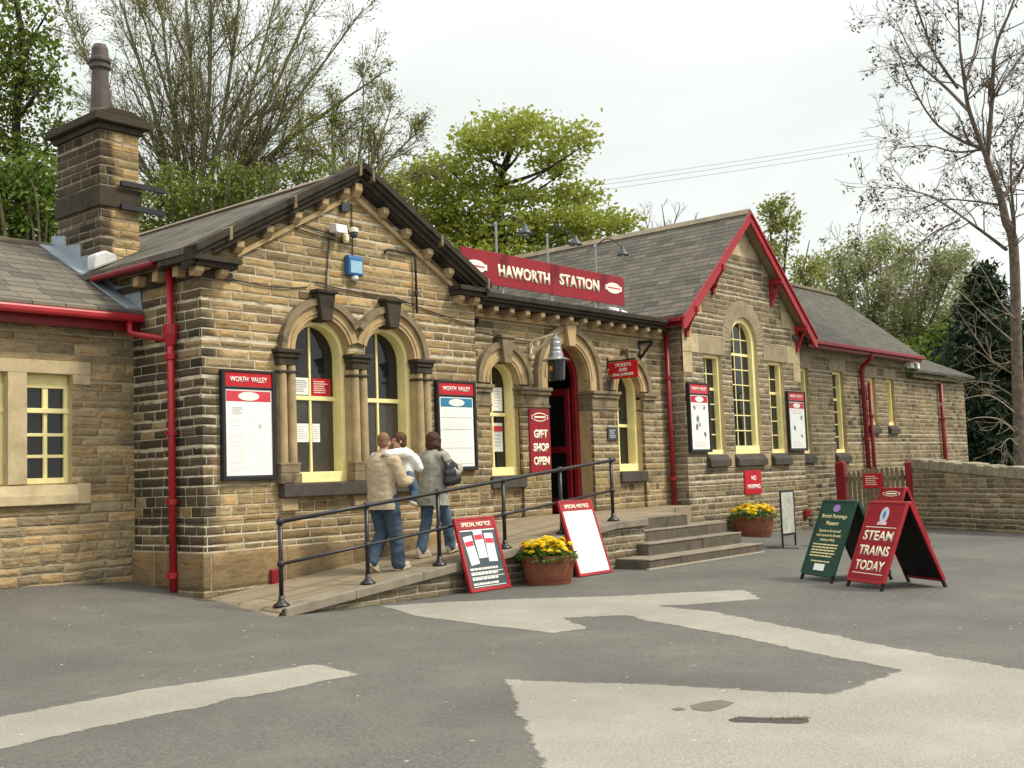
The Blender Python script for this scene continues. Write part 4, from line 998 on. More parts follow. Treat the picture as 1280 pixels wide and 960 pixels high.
# ---- signs on the wall
t_ = thing('wall_sign', 'small bright red no parking sign above the right flower tub', 'sign', (21.76, YR, .78))
b = MB(); b.box(21.40, 22.13, YR-.03, YR-.004, .785, 1.30); b.build('plate', M['red_bright'], t_, bevel=.03, seg=3)
lettering('NO', t_, (21.78, YR-.03, 1.13), XD, U, .10, .21, M['letter_white'], bold=.03); lettering('PARKING', t_, (21.78, YR-.03, .95), XD, U, .10, .56, M['letter_white'], bold=.03)
t_ = thing('wall_sign', 'tall maroon gift shop sign on the pier left of the doorway', 'sign', (14.93, YM, 1.40))
y_ = YM-.055
b = MB(); b.box(14.66, 15.215, y_-.03, y_-.002, 1.40, 2.49); b.build('plate', M['maroon'], t_, bevel=.004)
for s_, z, w_ in (('GIFT', 2.06, .36), ('SHOP', 1.83, .40), ('OPEN', 1.60, .41)): lettering(s_, t_, (14.95, y_-.03, z), XD, U, .150, w_*1.05, M['letter'], bold=.045)
b = MB(); lozenge(b, (14.94, y_-.031, 2.35), XD, U, .44, .15, .002); lo = b.build('name_badge', M['letter'], t_)
b = MB(); lozenge(b, (14.94, y_-.031, 2.35), XD, U, .40, .115, .002, lift=.0025); b.build('badge_field', M['maroon'], lo)
b = MB(); panel(b, (14.94, y_-.031, 2.35), XD, U, -.15, .15, -.014, .014, .005, .0065); b.build('badge_print', M['letter'], lo)
t_ = thing('hanging_sign', 'red tickets and enquiries sign projecting over the window right of the door', 'sign', (17.12, YM, 3.0))
b = MB(); b.box(17.105, 17.135, 11.46, 12.11, 3.085, 3.405); b.build('plate', M['red_bright'], t_, bevel=.012, seg=3)
b = MB(); b.box(17.112, 17.128, 11.5, YM, 3.41, 3.44); b.box(17.10, 17.14, YM-.02, YM-.0, 3.3, 3.5); b.build('arm', M['black'], t_)
YD = Vector((0, -1, 0))
for s_, z, w_ in (('TICKETS', 3.335, .37), ('AND', 3.245, .19), ('ENQUIRIES', 3.155, .46)): lettering(s_, t_, (17.105, 11.785, z), YD, U, .062, w_, M['letter_white'], bold=.025)
for s_, z, w_ in (('TICKETS', 3.335, .37), ('AND', 3.245, .19), ('ENQUIRIES', 3.155, .46)): lettering(s_, t_, (17.135, 11.785, z), -YD, U, .062, w_, M['letter_white'], bold=.025)
t_ = thing('wall_plaque', 'small dark plaque on the pier right of the red door', 'plaque', (17.08, YM-.055, 1.95))
b = MB(); b.box(16.93, 17.25, YM-.085, YM-.057, 1.95, 2.20); b.build('plate', M['darkgrey'], t_, bevel=.004)
b = MB(); text_rows(b, (17.09, YM-.085, 1.95), XD, U, -.11, .11, .19, .06, 5, .014, random.Random(3), .001, .003); b.build('print', M['ink_pale'], t_)
t_ = thing('alarm_box', 'blue and white alarm box high between the two arched windows', 'alarm box', (10.40, YG, 4.17))
b = MB(); b.prism([(YG, 4.21), (YG, 4.50), (YG-.08, 4.50), (YG-.11, 4.47), (YG-.11, 4.22)], 'x', 10.27, 10.54); b.build('case', M['blue'], t_, bevel=.02)
b = MB(); b.box(10.30, 10.51, YG-.114, YG-.111, 4.25, 4.42); b.build('label_plate', plain('pale_blue', (.30, .50, .62), .5), t_)
b = MB(); b.lathe((10.405, YG-.07, 4.15), [(.02, 0), (.05, .02), (.05, .06)], 14); b.build('strobe', M['letter_white'], t_)
for nm, x, z, mat, lab in (('floodlight', 10.07, 4.83, 'letter_white', 'white floodlight high on the gable wall under the cable rail'), ):
    t_ = thing(nm, lab, 'lamp', (x, YG, z-.08)); b = MB(); b.prism([(YG-.05, z-.06), (YG-.05, z+.08), (YG-.20, z+.04), (YG-.22, z-.08)], 'x', x-.10, x+.10); b.build('housing', M[mat], t_, bevel=.012)
    b = MB(); b.box(x-.02, x+.02, YG-.06, YG, z-.02, z+.02); b.build('bracket', M['darkgrey'], t_)
t_ = thing('motion_sensor', 'small cream sensor hanging beside the white floodlight', 'sensor', (10.25, YG, 4.66))
b = MB(); b.lathe((10.25, YG-.08, 4.66), [(.03, 0), (.045, .03), (.045, .10), (.02, .13)], 12); b.build('head', M['cream_pale'], t_); b = MB(); b.box(10.24, 10.26, YG-.08, YG, 4.78, 4.80); b.build('bracket', M['darkgrey'], t_)
t_ = thing('security_camera', 'dome security camera near the gable peak beside the cable', 'camera', (10.36, YG, 4.80))
b = MB(); b.lathe((10.38, YG-.10, 4.74), [(.02, 0), (.05, .03), (.055, .08)], 14); b.build('dome', M['darkgrey'], t_, smooth=True); b = MB(); b.lathe((10.38, YG-.10, 4.822), [(.065, 0), (.065, .05), (.03, .07)], 14); b.box(10.36, 10.40, YG-.1, YG, 4.86, 4.89); b.build('mount', M['letter_white'], t_)
t_ = thing('junction_box', 'grey junction box on the gable wall just below the peak', 'junction box', (10.22, YG, 5.10))
b = MB(); b.box(10.20, 10.34, YG-.07, YG, 5.10, 5.24); b.build('case', M['grey_metal'], t_, bevel=.01)
t_ = thing('security_light', 'pair of small white security lights under the far eave', 'lamp', (31.9, 11.9, 4.0))
for x in (31.55, 32.0):
    b = MB(); b.prism([(11.95, 4.0), (11.98, 4.22), (11.82, 4.16), (11.80, 4.0)], 'x', x-.10, x+.10); b.build('lamp_head', M['letter_white'], t_, bevel=.015)
b = MB(); b.box(31.5, 32.05, 11.95, 11.98, 4.18, 4.21); b.box(31.70, 31.76, 11.97, YF, 4.16, 4.2); b.build('bracket', M['darkgrey'], t_)

# ---- notices in the windows
def notice(x0, x1, z0, z1, y, label, mat, ink, seed, band=None):
    t_ = thing('paper_notice', label, 'notice', ((x0+x1)/2, y, z0)); c = ((x0+x1)/2, y, z0); hw = (x1-x0)/2; h_ = z1-z0
    b = MB(); panel(b, c, XD, U, -hw, hw, 0, h_, 0, .003); b.build('sheet', M[mat], t_)
    b = MB(); text_rows(b, c, XD, U, -hw*.8, hw*.8, h_*.82, h_*.2, 6, h_*.05, random.Random(seed), .0032, .004); b.build('print', M[ink], t_)
    if band: b = MB(); panel(b, c, XD, U, -hw*.95, hw*.95, h_*.70, h_*.9, .0045, .0055); b.build('colour_band', M[band], t_)
yg_ = YG+.19+.070
notice(9.50, 9.82, 2.56, 2.79, yg_, 'white notice in the left arched window above the glazing bar', 'white', 'ink', 1)
notice(9.87, 10.20, 2.55, 2.79, yg_, 'red notice in the left arched window beside the white one', 'red_bright', 'letter_white', 2)
notice(9.55, 9.98, 1.88, 2.15, yg_+.010, 'pale paper notice in the lower half of the left arched window', 'white', 'ink_pale', 3) if False else None
yl_ = YG+.19+.080
for x0, x1 in ((9.58, 9.828), (9.872, 10.02)):
    pass
notice(9.56, 9.83, 1.92, 2.17, yl_, 'pale notice low in the left arched window left of its bar', 'white', 'ink_pale', 3)
notice(9.87, 10.00, 1.92, 2.17, yl_, 'pale slip low in the left arched window right of its bar', 'white', 'ink_pale', 4)
ym_ = YM+.19+.070
notice(14.13, 14.37, 2.46, 2.86, ym_, 'white notice in the upper half of the narrow window by the door', 'white', 'ink_pale', 5)
notice(14.13, 14.36, 1.78, 2.26, ym_+.012, 'leaflet with a red band low in the window by the door', 'white', 'ink_pale', 6, 'poster_red')
notice(13.84, 14.07, 1.78, 2.26, ym_+.012, 'leaflet with a red band mostly hidden by the window jamb', 'white', 'ink_pale', 7, 'poster_red')

# ---- lantern on its scrolled bracket
t_ = thing('lantern', 'large silver topped lantern hung from a cream scroll bracket by the door', 'lamp', (14.85, YM, 2.9))
b = MB(); X_ = 14.85
b.box(X_-.02, X_+.02, YM-.03, YM, 3.36, 3.68); b.lathe((X_, YM-.03, 3.33), [(.01, 0), (.045, .03), (.045, .07), (.02, .09)], 10)
b.tube([(X_, YM-.02, 3.66), (X_, YM-.56, 3.72)], .022, 8); b.tube([(X_, YM-.02, 3.42), (X_, YM-.14, 3.48), (X_, YM-.30, 3.58), (X_, YM-.42, 3.70)], .018, 8)
b.tube([(X_, YM-.12+.075*math.cos(a), 3.59+.065*math.sin(a)) for a in [2*PI*i/16 for i in range(17)]], .014, 6, caps=False)
b.build('bracket', M['cream_pale'], t_, smooth=False)
b = MB(); ly = 11.58
b.lathe((X_, ly, 3.27), [(.235, 0), (.24, .012), (.13, .06), (.12, .13), (.105, .15), (.105, .20), (.095, .22), (.095, .30), (.085, .32), (.085, .37), (.03, .41), (.025, .47)], 28); b.build('hood', M['steel'], t_, smooth=False)
b = MB(); b.lathe((X_, ly, 2.93), [(.115, 0), (.135, .02), (.155, .338)], 12); b.build('lamp_glass', plain('smoked_lamp_glass', (.02, .022, .026), .08, .6), t_)
b = MB(); b.box(X_-.155, X_-.148, ly-.03, ly+.03, 3.10, 3.17); b.build('sticker', plain('orange_sticker', (.6, .25, .06)), t_)

# ---- ramp handrail
PX = [8.08, 9.40, 10.66, 11.98, 13.29, 14.61]
t_ = thing('handrail', 'black tubular iron handrail running up the entrance ramp', 'handrail', (11.3, 10.376, 0.0))
yp = 10.376
for x in PX:
    z0 = rz(x, yp); b = MB()
    b.tube([(x, yp, z0+.02), (x, yp, z0+.955)], .027, 10); b.lathe((x, yp, z0+.003), [(.10, 0), (.095, .018), (.05, .05), (.036, .07), (.036, .12)], 14)
    for h_ in (.475, .955): b.lathe((x, yp, z0+h_-.045), [(.02, 0), (.04, .02), (.044, .045), (.04, .07), (.02, .09)], 12)
    b.build('post', M['black'], t_, smooth=True)
for h_, nm, r_ in ((.955, 'top_rail', .026), (.475, 'middle_rail', .020)):
    b = MB(); b.tube([(x, yp, rz(x, yp)+h_) for x in PX]+([(14.72, yp, rz(14.7, yp)+h_+.006)] if h_ > .9 else []), r_, 10); b.build(nm, M['black'], t_, smooth=True)

# ---- leaning notice boards
def notice_board(x, w_, h_, ybot, ytop, label, kind):
    t_ = thing('notice_board', label, 'notice board', (x, ybot, -.14), group='notice boards leaning on the ramp')
    a = math.atan2(ytop-ybot, h_); ud = Vector((0, math.sin(a), math.cos(a))); c = Vector((x, ybot, -.135)); hw = w_/2; L = h_/math.cos(a)
    b = MB(); panel(b, c, XD, ud, -hw, hw, 0, L, -.03, 0); f = .045
    panel(b, c, XD, ud, -hw, -hw+f, 0, L, 0, .016); panel(b, c, XD, ud, hw-f, hw, 0, L, 0, .016); panel(b, c, XD, ud, -hw+f, hw-f, 0, f, 0, .016); panel(b, c, XD, ud, -hw+f, hw-f, L-f*.6, L, 0, .016)
    b.build('frame', M['red'], t_, bevel=.004); nd = XD.cross(ud)
    b = MB(); panel(b, c, XD, ud, -hw+f, hw-f, L-.16, L-f*.6, .001, .008); hd = b.build('header_panel', M['red'], t_)
    lettering('SPECIAL NOTICE', hd, c+ud*(L-.095)+nd*.008, XD, ud, .060, w_*.72, M['letter'], bold=.03)
    rg = random.Random(9)
    if kind == 'blank':
        b = MB(); panel(b, c, XD, ud, -hw+f, hw-f, f, L-.165, .001, .007); po = b.build('poster', M['white'], t_)
        b = MB(); text_rows(b, c, XD, ud, -hw*.5, -hw*.05, L-.32, L-.36, 3, .008, rg, .008, .009); b.build('print', M['ink_pale'], po)
    else:
        b = MB(); panel(b, c, XD, ud, -hw+f, hw-f, f, L-.165, .001, .007); po = b.build('poster', plain('slate_blue_poster', (.05, .075, .085), .5), t_)
        for dx, tilt, zc in ((-.58, .10, .60), (-.02, .02, .68), (.52, -.05, .62)):
            u2 = (ud+XD*(-tilt)).normalized(); x2 = u2.cross(nd).normalized()*1.0; cc = c+XD*(dx*hw*.9)+ud*(L*zc-.02); lf = .008+.001*(dx+1)
            b = MB(); panel(b, cc, x2, u2, -.085, .085, -.22, .17, lf, lf+.002); l_ = b.build('leaflet', M['white'], po)
            b = MB(); panel(b, cc, x2, u2, -.08, .08, .03, .10, lf+.0025, lf+.003); b.build('colour_band', M['poster_red'], l_)
            b = MB(); text_rows(b, cc, x2, u2, -.07, .07, -.02, -.20, 10, .006, rg, lf+.0025, lf+.003); b.build('print', M['ink_pale'], l_)
        b = MB()
        text_rows(b, c, XD, ud, -hw*.78, hw*.80, L*.30, L*.10, 4, .028, rg, .008, .0095, jag=.25)
        for z in (.255, .19): panel(b, c, XD, ud, -hw*.8, hw*.8, L*z-.004, L*z+.004, .008, .0095)
        panel(b, c, XD, ud, -hw*.85, hw*.85, L-.185, L-.170, .008, .0095); panel(b, c, XD, ud, -hw*.8, hw*.8, L*.065-.004, L*.065+.004, .008, .0095)
        b.build('print', M['letter_white'], po)
notice_board(11.26, .80, .96, 10.02, 10.30, 'red framed notice board with leaflets leaning against the ramp', 'leaflets')
notice_board(13.55, .82, 1.10, 9.98, 10.33, 'red framed notice board with a blank white sheet beside the left tub', 'blank')

# ---- flower tubs
petal_y = leaf_mat('yellow_petals', [(.92, .68, .015), (.94, .76, .03), (.92, .58, .012), (.94, .80, .07)], .4)
petal_r = leaf_mat('red_petals', [(.45, .03, .02), (.6, .08, .03)], .25)
tub_leaf = leaf_mat('primrose_leaves', [(.05, .13, .02), (.08, .20, .03), (.11, .24, .04), (.06, .16, .025)], .3)
def tub(loc, r_, h_, label, seed):
    t_ = thing('flower_tub', label, 'flower tub', loc, group='half barrel flower tubs'); x, y, z = loc; rg = np.random.default_rng(seed)
    b = MB(); n = 28; prof = [(.82, 0), (.90, .3), (.96, .65), (1.0, 1.0), (.93, 1.0), (.92, .88)]
    b.lathe((x, y, z), [(r_*a, h_*c_) for a, c_ in prof], n); b.build('barrel', M['terra'], t_)
    for c0, c1 in ((.18, .27), (.74, .83)):
        b = MB(); ra = r_*(.82+.18*c0**.75)+.006; rb = r_*(.82+.18*c1**.75)+.006
        b.lathe((x, y, z), [(ra-.03, h_*c0), (ra, h_*c0), (rb, h_*c1), (rb-.03, h_*c1)], n); b.build('hoop', M['terra_hoop'], t_)
    b = MB(); b.lathe((x, y, z), [(r_*.92, h_*.80), (r_*.92, h_*.86)], n); b.build('soil', M['soil'], t_)
    # leaves: bent quads in rosettes
    V, F = [], []
    for k in range(560):
        a = rg.uniform(0, 2*PI); q_ = math.sqrt(rg.uniform(0, 1))*r_*1.08; px, py = x+q_*math.cos(a), y+q_*math.sin(a)
        edge = q_/r_; pz = z+h_+rg.uniform(-.02, .17)*(1.15-.75*edge**2)-.05*max(0, edge-.8)*5
        d = np.array([math.cos(a+rg.normal(0, .9)), math.sin(a+rg.normal(0, .9)), rg.uniform(-.25, .7)]); d /= np.linalg.norm(d)
        s_ = np.cross(d, [0, 0, 1]); s_ /= np.linalg.norm(s_)+1e-6; L = rg.uniform(.05, .10); w_ = L*.33; p0 = np.array([px, py, pz]); p1 = p0+d*L*.55; p2 = p0+d*L+np.array([0, 0, -.02])
        i = len(V); V += [p0, p1-s_*w_, p2, p1+s_*w_]; F.append((i, i+1, i+2, i+3))
    np_mesh('leaves', V, F, tub_leaf, t_)
    V, F, I = [], [], []
    for k in range(110):
        a = rg.uniform(0, 2*PI); q_ = math.sqrt(rg.uniform(0, 1))*r_*1.0; px, py = x+q_*math.cos(a), y+q_*math.sin(a); pz = z+h_+rg.uniform(.12, .25)-.10*(q_/r_)**2
        nn = np.array([math.cos(a)*.5*q_/r_+rg.normal(0, .25), math.sin(a)*.5*q_/r_+rg.normal(0, .25), 1]); nn /= np.linalg.norm(nn)
        e1 = np.cross(nn, [1, 0, .1]); e1 /= np.linalg.norm(e1); e2 = np.cross(nn, e1); R_ = rg.uniform(.046, .066); red = 1 if (k % 23 == 3) else 0
        for lay in range(2):
            for m_ in range(6):
                t0 = 2*PI*(m_+.5*lay)/6; t1 = t0+.62; t2 = t0-.62; rr = R_*(1-.35*lay); up = nn*(.012*lay); i = len(V); c_ = np.array([px, py, pz])+up
                V += [c_, c_+(e1*math.cos(t2)+e2*math.sin(t2))*rr*.7+nn*.010, c_+(e1*math.cos(t0)+e2*math.sin(t0))*rr+nn*.004, c_+(e1*math.cos(t1)+e2*math.sin(t1))*rr*.7+nn*.010]; F.append((i, i+1, i+2, i+3)); I.append(red)
    np_mesh('flowers', V, F, [petal_y, petal_r], t_, idx=I)
tub((12.28, 9.86, -.142), .375, .40, 'brown half barrel tub of yellow primroses between the leaning notice boards', 1)
tub((20.75, 11.25, -.045), .42, .43, 'brown half barrel tub of yellow flowers below the no parking sign', 2)

# ---- pavement A-boards
def a_board(c, w_, spread, h_, yaw, label, face, draw, leg=.10, group='pavement boards on the forecourt'):
    """c is the middle of the footprint; local +x runs along the front panel, -y is the front"""
    t_ = thing('pavement_board', label, 'pavement sign', c, yaw, group)
    hw = w_/2
    for s_ in (-1, 1):
        foot = Vector((0, s_*spread/2, 0)); top = Vector((0, s_*.02, h_)); ud = (top-foot).normalized(); L = (top-foot).length
        xd = XD if s_ < 0 else -XD
        b = MB(); f = .028
        panel(b, foot, xd, ud, -hw+f, hw-f, leg, L-.02, -.012, 0); pn = b.build('front_panel' if s_ < 0 else 'back_panel', [M[face] if s_ < 0 else M['black_wood']], t_, local=True)
        b = MB()
        panel(b, foot, xd, ud, -hw, -hw+f, leg-.0, L, -.03, .010); panel(b, foot, xd, ud, hw-f, hw, leg, L, -.03, .010); panel(b, foot, xd, ud, -hw+f, hw-f, L-f, L, -.03, .010); panel(b, foot, xd, ud, -hw+f, hw-f, leg-.02, leg+.01, -.03, .010)
        b.build('board_frame', M['red'] if face != 'green' else M['green'], t_, local=True, bevel=.004)
        for q_ in (-1, 1):
            b = MB(); x_ = q_*(hw-.03); panel(b, foot, xd, ud, x_-.02, x_+.02, 0, leg+.06, -.035, -.008); b.build('leg', M['black_wood'], t_, local=True)
        b = MB(); panel(b, foot, xd, ud, -hw+f, hw-f, leg, L-.03, -.019, -.0125); b.build('panel_back', M['black_wood'], t_, local=True)
        if s_ < 0: draw(t_, pn, foot, xd, ud, L, hw)
    return t_
def draw_steam(t_, pn, c, xd, ud, L, hw):
    nd = xd.cross(ud); o = c+nd*.0005
    for s_, z, w_ in (('STEAM', .605, .92), ('TRAINS', .435, .95), ('TODAY', .265, .90)): lettering(s_, pn, o+ud*(L*z), xd, ud, .125, w_*hw*1.72, M['letter'], bold=.022, local=True, depth=.0012)
    b = MB()
    for z in (.70, .175): panel(b, o, xd, ud, -hw*.82, hw*.82, L*z-.004, L*z+.004, .001, .003)
    b.build('rule', M['letter'], pn, local=True)
    b = MB(); ellipse(b, o, xd, ud, .085, .105, .001, .003, cz=L*.84); panel(b, o, xd, ud, -.095, .095, L*.84-.125, L*.84-.085, .0032, .0045); e_ = b.build('crest', plain('pink_white_crest', (.75, .55, .62), .5), pn, local=True)
    b = MB(); ellipse(b, o, xd, ud, .058, .075, .0035, .005, cz=L*.845); b.build('crest_field', plain('pale_blue_crest', (.35, .55, .68), .5), pn, local=True)
    b = MB(); ellipse(b, o, xd, ud, .022, .045, .0055, .007, cz=L*.845); b.build('crest_figure', M['blue'], pn, local=True)
def draw_museum(t_, pn, c, xd, ud, L, hw):
    nd = xd.cross(ud); o = c+nd*.0005
    for s_, z, w_, h_ in (('Brontë Parsonage', .795, .86, .066), ('Museum', .715, .42, .056), ('Experience for yourself', .615, .74, .045), ("what inspired the Brontës'", .560, .86, .045), ('amazing writing', .505, .50, .045)):
        lettering(s_, pn, o+ud*(L*z), xd, ud, h_*1.08, w_*hw*1.75, M['gold'], bold=.015, local=True, depth=.001)
    rg = random.Random(4)
    b = MB(); text_rows(b, o, xd, ud, -hw*.78, hw*.78, L*.45, L*.31, 5, .017, rg, .001, .0025, jag=.15); text_rows(b, o, xd, ud, -hw*.6, hw*.6, L*.245, L*.24, 1, .016, rg, .001, .0025, jag=.1); b.build('print', M['gold'], pn, local=True)
    b = MB(); ellipse(b, o, xd, ud, .085, .052, .001, .003, cz=L*.90); b.build('badge', plain('mauve_badge', (.30, .20, .42), .5), pn, local=True)
    b = MB(); panel(b, o, xd, ud, -.12, .13, L*.135, L*.215, .001, .004); b.build('pasted_note', M['white'], pn, local=True)
def draw_plain(t_, pn, c, xd, ud, L, hw):
    nd = xd.cross(ud); o = c+nd*.0005
    b = MB(); lozenge(b, o+ud*(L*.90), xd, ud, hw*1.35, .10, .002); b.build('name_badge', M['letter'], pn, local=True)
    b = MB(); lozenge(b, o+ud*(L*.90), xd, ud, hw*1.22, .075, .002, lift=.0025); b.build('badge_field', M['maroon'], pn, local=True)
    b = MB(); panel(b, o+ud*(L*.90), xd, ud, -hw*.4, hw*.4, -.012, .012, .005, .006); b.build('badge_print', M['letter'], pn, local=True)
_yaw = math.atan2(-.63, -.43)      # from front-left to front-right foot
a_board((13.48, 5.43, -.14), .78, .92, 1.03, _yaw, 'maroon steam trains pavement board, nearest of the three', 'maroon', draw_steam)
a_board((14.12, 6.35, -.14), .80, .92, 1.03, _yaw, 'dark green museum pavement board covered in gold lettering', 'green', draw_museum)
a_board((19.45, 7.75, -.14), .74, .88, 1.06, _yaw, 'plain maroon pavement board with only an oval badge, behind the others', 'maroon', draw_plain)

# ---- thin framed stand by the wall
t_ = thing('poster_stand', 'thin black framed poster stand on flat feet beside the right tub', 'poster stand', (19.22, 9.70, -.132), R(2))
b = MB(); hw = .29
b.box(-hw, -hw+.03, -.015, .015, .01, 1.05); b.box(hw-.03, hw, -.015, .015, .01, 1.05); b.box(-hw+.03, hw-.03, -.015, .015, 1.02, 1.05); b.box(-hw+.03, hw-.03, -.015, .015, .22, .26); b.build('frame', M['black'], t_, local=True, bevel=.004)
b = MB(); b.box(-hw+.03, hw-.03, -.006, .006, .26, 1.02); b.build('poster', plain('faded_poster', (.42, .43, .37), .5, .3, .3, 8), t_, local=True)
for s_ in (-1, 1): b = MB(); b.box(s_*(hw-.015)-.02, s_*(hw-.015)+.02, -.30, .30, 0, .012); b.build('foot', M['black'], t_, local=True)

# ---- gate, posts, garden wall
t_ = thing('wooden_gate', 'weathered grey picket gate between red posts at the far corner', 'gate', (25.5, 10.6, -.12))
b = MB(); rg = random.Random(8); y = 9.92; k = 0
while y < 11.30:
    b = MB(); h_ = 1.22+.05*math.sin((y-9.9)*3)+rg.uniform(-.015, .015); b.prism([(y, -.05), (y+.085, -.05), (y+.085, h_-.05), (y+.043, h_), (y, h_-.05)], 'x', 25.50, 25.525); b.build('picket', M['wood_old'], t_); y += .115
for z in (.25, 1.0): b = MB(); b.box(25.527, 25.57, 9.9, 11.32, z-.05, z+.05); b.build('gate_rail', M['wood_old'], t_)
for y, h_, lab in ((9.74, 1.42, 'stout dark red gate post at the end of the garden wall'), (11.42, 1.46, 'dark red gate post beside the drainpipes')):
    p_ = thing('gate_post', lab, 'post', (25.5, y, -.15), group='dark red gate posts'); b = MB(); b.box(25.40, 25.60, y-.11, y+.11, -.2, h_-.08); b.build('shaft', M['red_dark'], p_, bevel=.012)
    b = MB(); b.add([(25.40,y-.11,h_-.078),(25.60,y-.11,h_-.078),(25.60,y+.11,h_-.078),(25.40,y+.11,h_-.078),(25.5,y,h_)], [(3,2,1,0),(0,1,4),(1,2,4),(2,3,4),(3,0,4)]); b.build('post_cap', M['red_dark'], p_)
p_ = thing('gate_sign', 'small red sign with white print fixed to the wooden gate', 'sign', (25.49, 10.65, .78))
b = MB(); b.box(25.47, 25.498, 10.42, 10.88, .78, 1.12); b.build('plate', M['red_bright'], p_, bevel=.006)
b = MB(); text_rows(b, (25.47, 10.65, .78), YD, U, -.17, .17, .27, .08, 5, .018, random.Random(2), .001, .003); b.build('print', M['letter_white'], p_)
p_ = thing('wall_box', 'small red box low on the wall left of the gate post', 'box', (24.2, YR, .17)); b = MB(); b.box(24.10, 24.30, YR-.08, YR, .18, .34); b.build('case', M['red_dark'], p_, bevel=.01); b = MB(); b.box(24.13, 24.27, YR-.085, YR-.08, .21, .31); b.build('lid', M['red_dark'], p_)
p_ = thing('wall_box', 'small red box low on the gable wall behind the first handrail post', 'box', (8.92, YG-.045, .1)); b = MB(); b.box(8.87, 9.02, YG-.10, YG-.045, .10, .30); b.build('case', M['red_dark'], p_, bevel=.01); b = MB(); b.box(8.89, 9.0, YG-.104, YG-.1, .12, .28); b.build('lid', M['red_dark'], p_)
gw = thing('garden_wall', 'low weathered stone garden wall with upright coping stones at the right', 'wall', (23.6, 6.9, -.2))
A = Vector((25.55, 9.60, 0)); B = Vector((22.0, 4.1, 0)); d_ = (B-A).normalized(); nrm = Vector((d_.y, -d_.x, 0)); LW = (B-A).length
def topz(s_): return 1.20-.078*s_
b = MB(); N_ = 22
for i in range(N_):
    s0, s1 = LW*i/N_, LW*(i+1)/N_
    pts = []
    for s_, z in ((s0, -.5), (s1, -.5), (s1, topz(s1)), (s0, topz(s0))):
        for q_ in (-.17, .17): pts.append((s_, q_, z))
    P8 = [A+d_*s_+nrm*q_+U*z for s_, q_, z in pts]
    b.add(P8, [(0, 2, 4, 6), (7, 5, 3, 1), (6, 4, 5, 7)]+([(0, 6, 7, 1)] if i == 0 else [])+([(2, 3, 5, 4)] if i == N_-1 else []))
b.build('wall_face', M['garden'], gw)
rg = random.Random(3); s_ = 0.0; cop = MB()
cm = ashlar('coping_stone', (.30, .26, .185), amt=.6)
while s_ < LW-.1:
    L = rg.uniform(.17, .26); h_ = rg.uniform(.20, .25); t0, t1 = s_+.008, min(s_+L-.008, LW)
    b = MB(); pts = []
    for q_ in (-.19, .19):
        for s2, z in ((t0, topz(t0)+.002), (t1, topz(t1)+.002), (t1, topz(t1)+h_), (t0, topz(t0)+h_)): pts.append(A+d_*s2+nrm*q_+U*z)
    b.add(pts, [(0,1,2,3),(7,6,5,4),(4,5,1,0),(5,6,2,1),(6,7,3,2),(7,4,0,3)]); b.build('coping_stone', cm, gw, bevel=.018); s_ += L
# ================================================================== people
def capsule(p0, p1, r0, r1, sq=1.0, n=14, axis=None):
    """tapered capsule; sq flattens the section along `axis`"""
    p0, p1 = Vector(p0), Vector(p1); d = p1-p0; L = max(d.length, 1e-4); d.normalize()
    ref = Vector(axis) if axis else (Vector((1, 0, 0)) if abs(d.x) < .8 else Vector((0, 1, 0)))
    u = (ref-d*ref.dot(d)).normalized(); w = d.cross(u)
    rings = [(-r0*math.cos(a), r0*math.sin(a)) for a in (0.12, .5, 1.0, 1.4)]+[(0, r0), (L*.33, r0+(r1-r0)*.33), (L*.66, r0+(r1-r0)*.66), (L, r1)]+[(L+r1*math.cos(a), r1*math.sin(a)) for a in (1.4, 1.0, .5, .12)]
    vs = [p0+d*t+(u*math.cos(2*PI*j/n)*sq+w*math.sin(2*PI*j/n))*r_ for t, r_ in rings for j in range(n)]; k = len(rings)
    fs = [(i*n+j, i*n+(j+1) % n, (i+1)*n+(j+1) % n, (i+1)*n+j) for i in range(k-1) for j in range(n)]+[tuple(range(n-1, -1, -1)), tuple((k-1)*n+j for j in range(n))]
    return vs, fs
def ell(c, r, yaw=0.0, pitch=0.0, n=16, m=10):
    M3 = Matrix.Rotation(yaw, 3, 'Z') @ Matrix.Rotation(pitch, 3, 'Y'); c = Vector(c)
    vs, fs = [], []
    for i in range(m+1):
        t = PI*(i+.02)/(m+.04)
        for j in range(n):
            a = 2*PI*j/n; vs.append(c+M3 @ Vector((r[0]*math.sin(t)*math.cos(a), r[1]*math.sin(t)*math.sin(a), -r[2]*math.cos(t))))
    fs = [(i*n+j, i*n+(j+1) % n, (i+1)*n+(j+1) % n, (i+1)*n+j) for i in range(m) for j in range(n)]+[tuple(range(n-1, -1, -1)), tuple(m*n+j for j in range(n))]
    return vs, fs
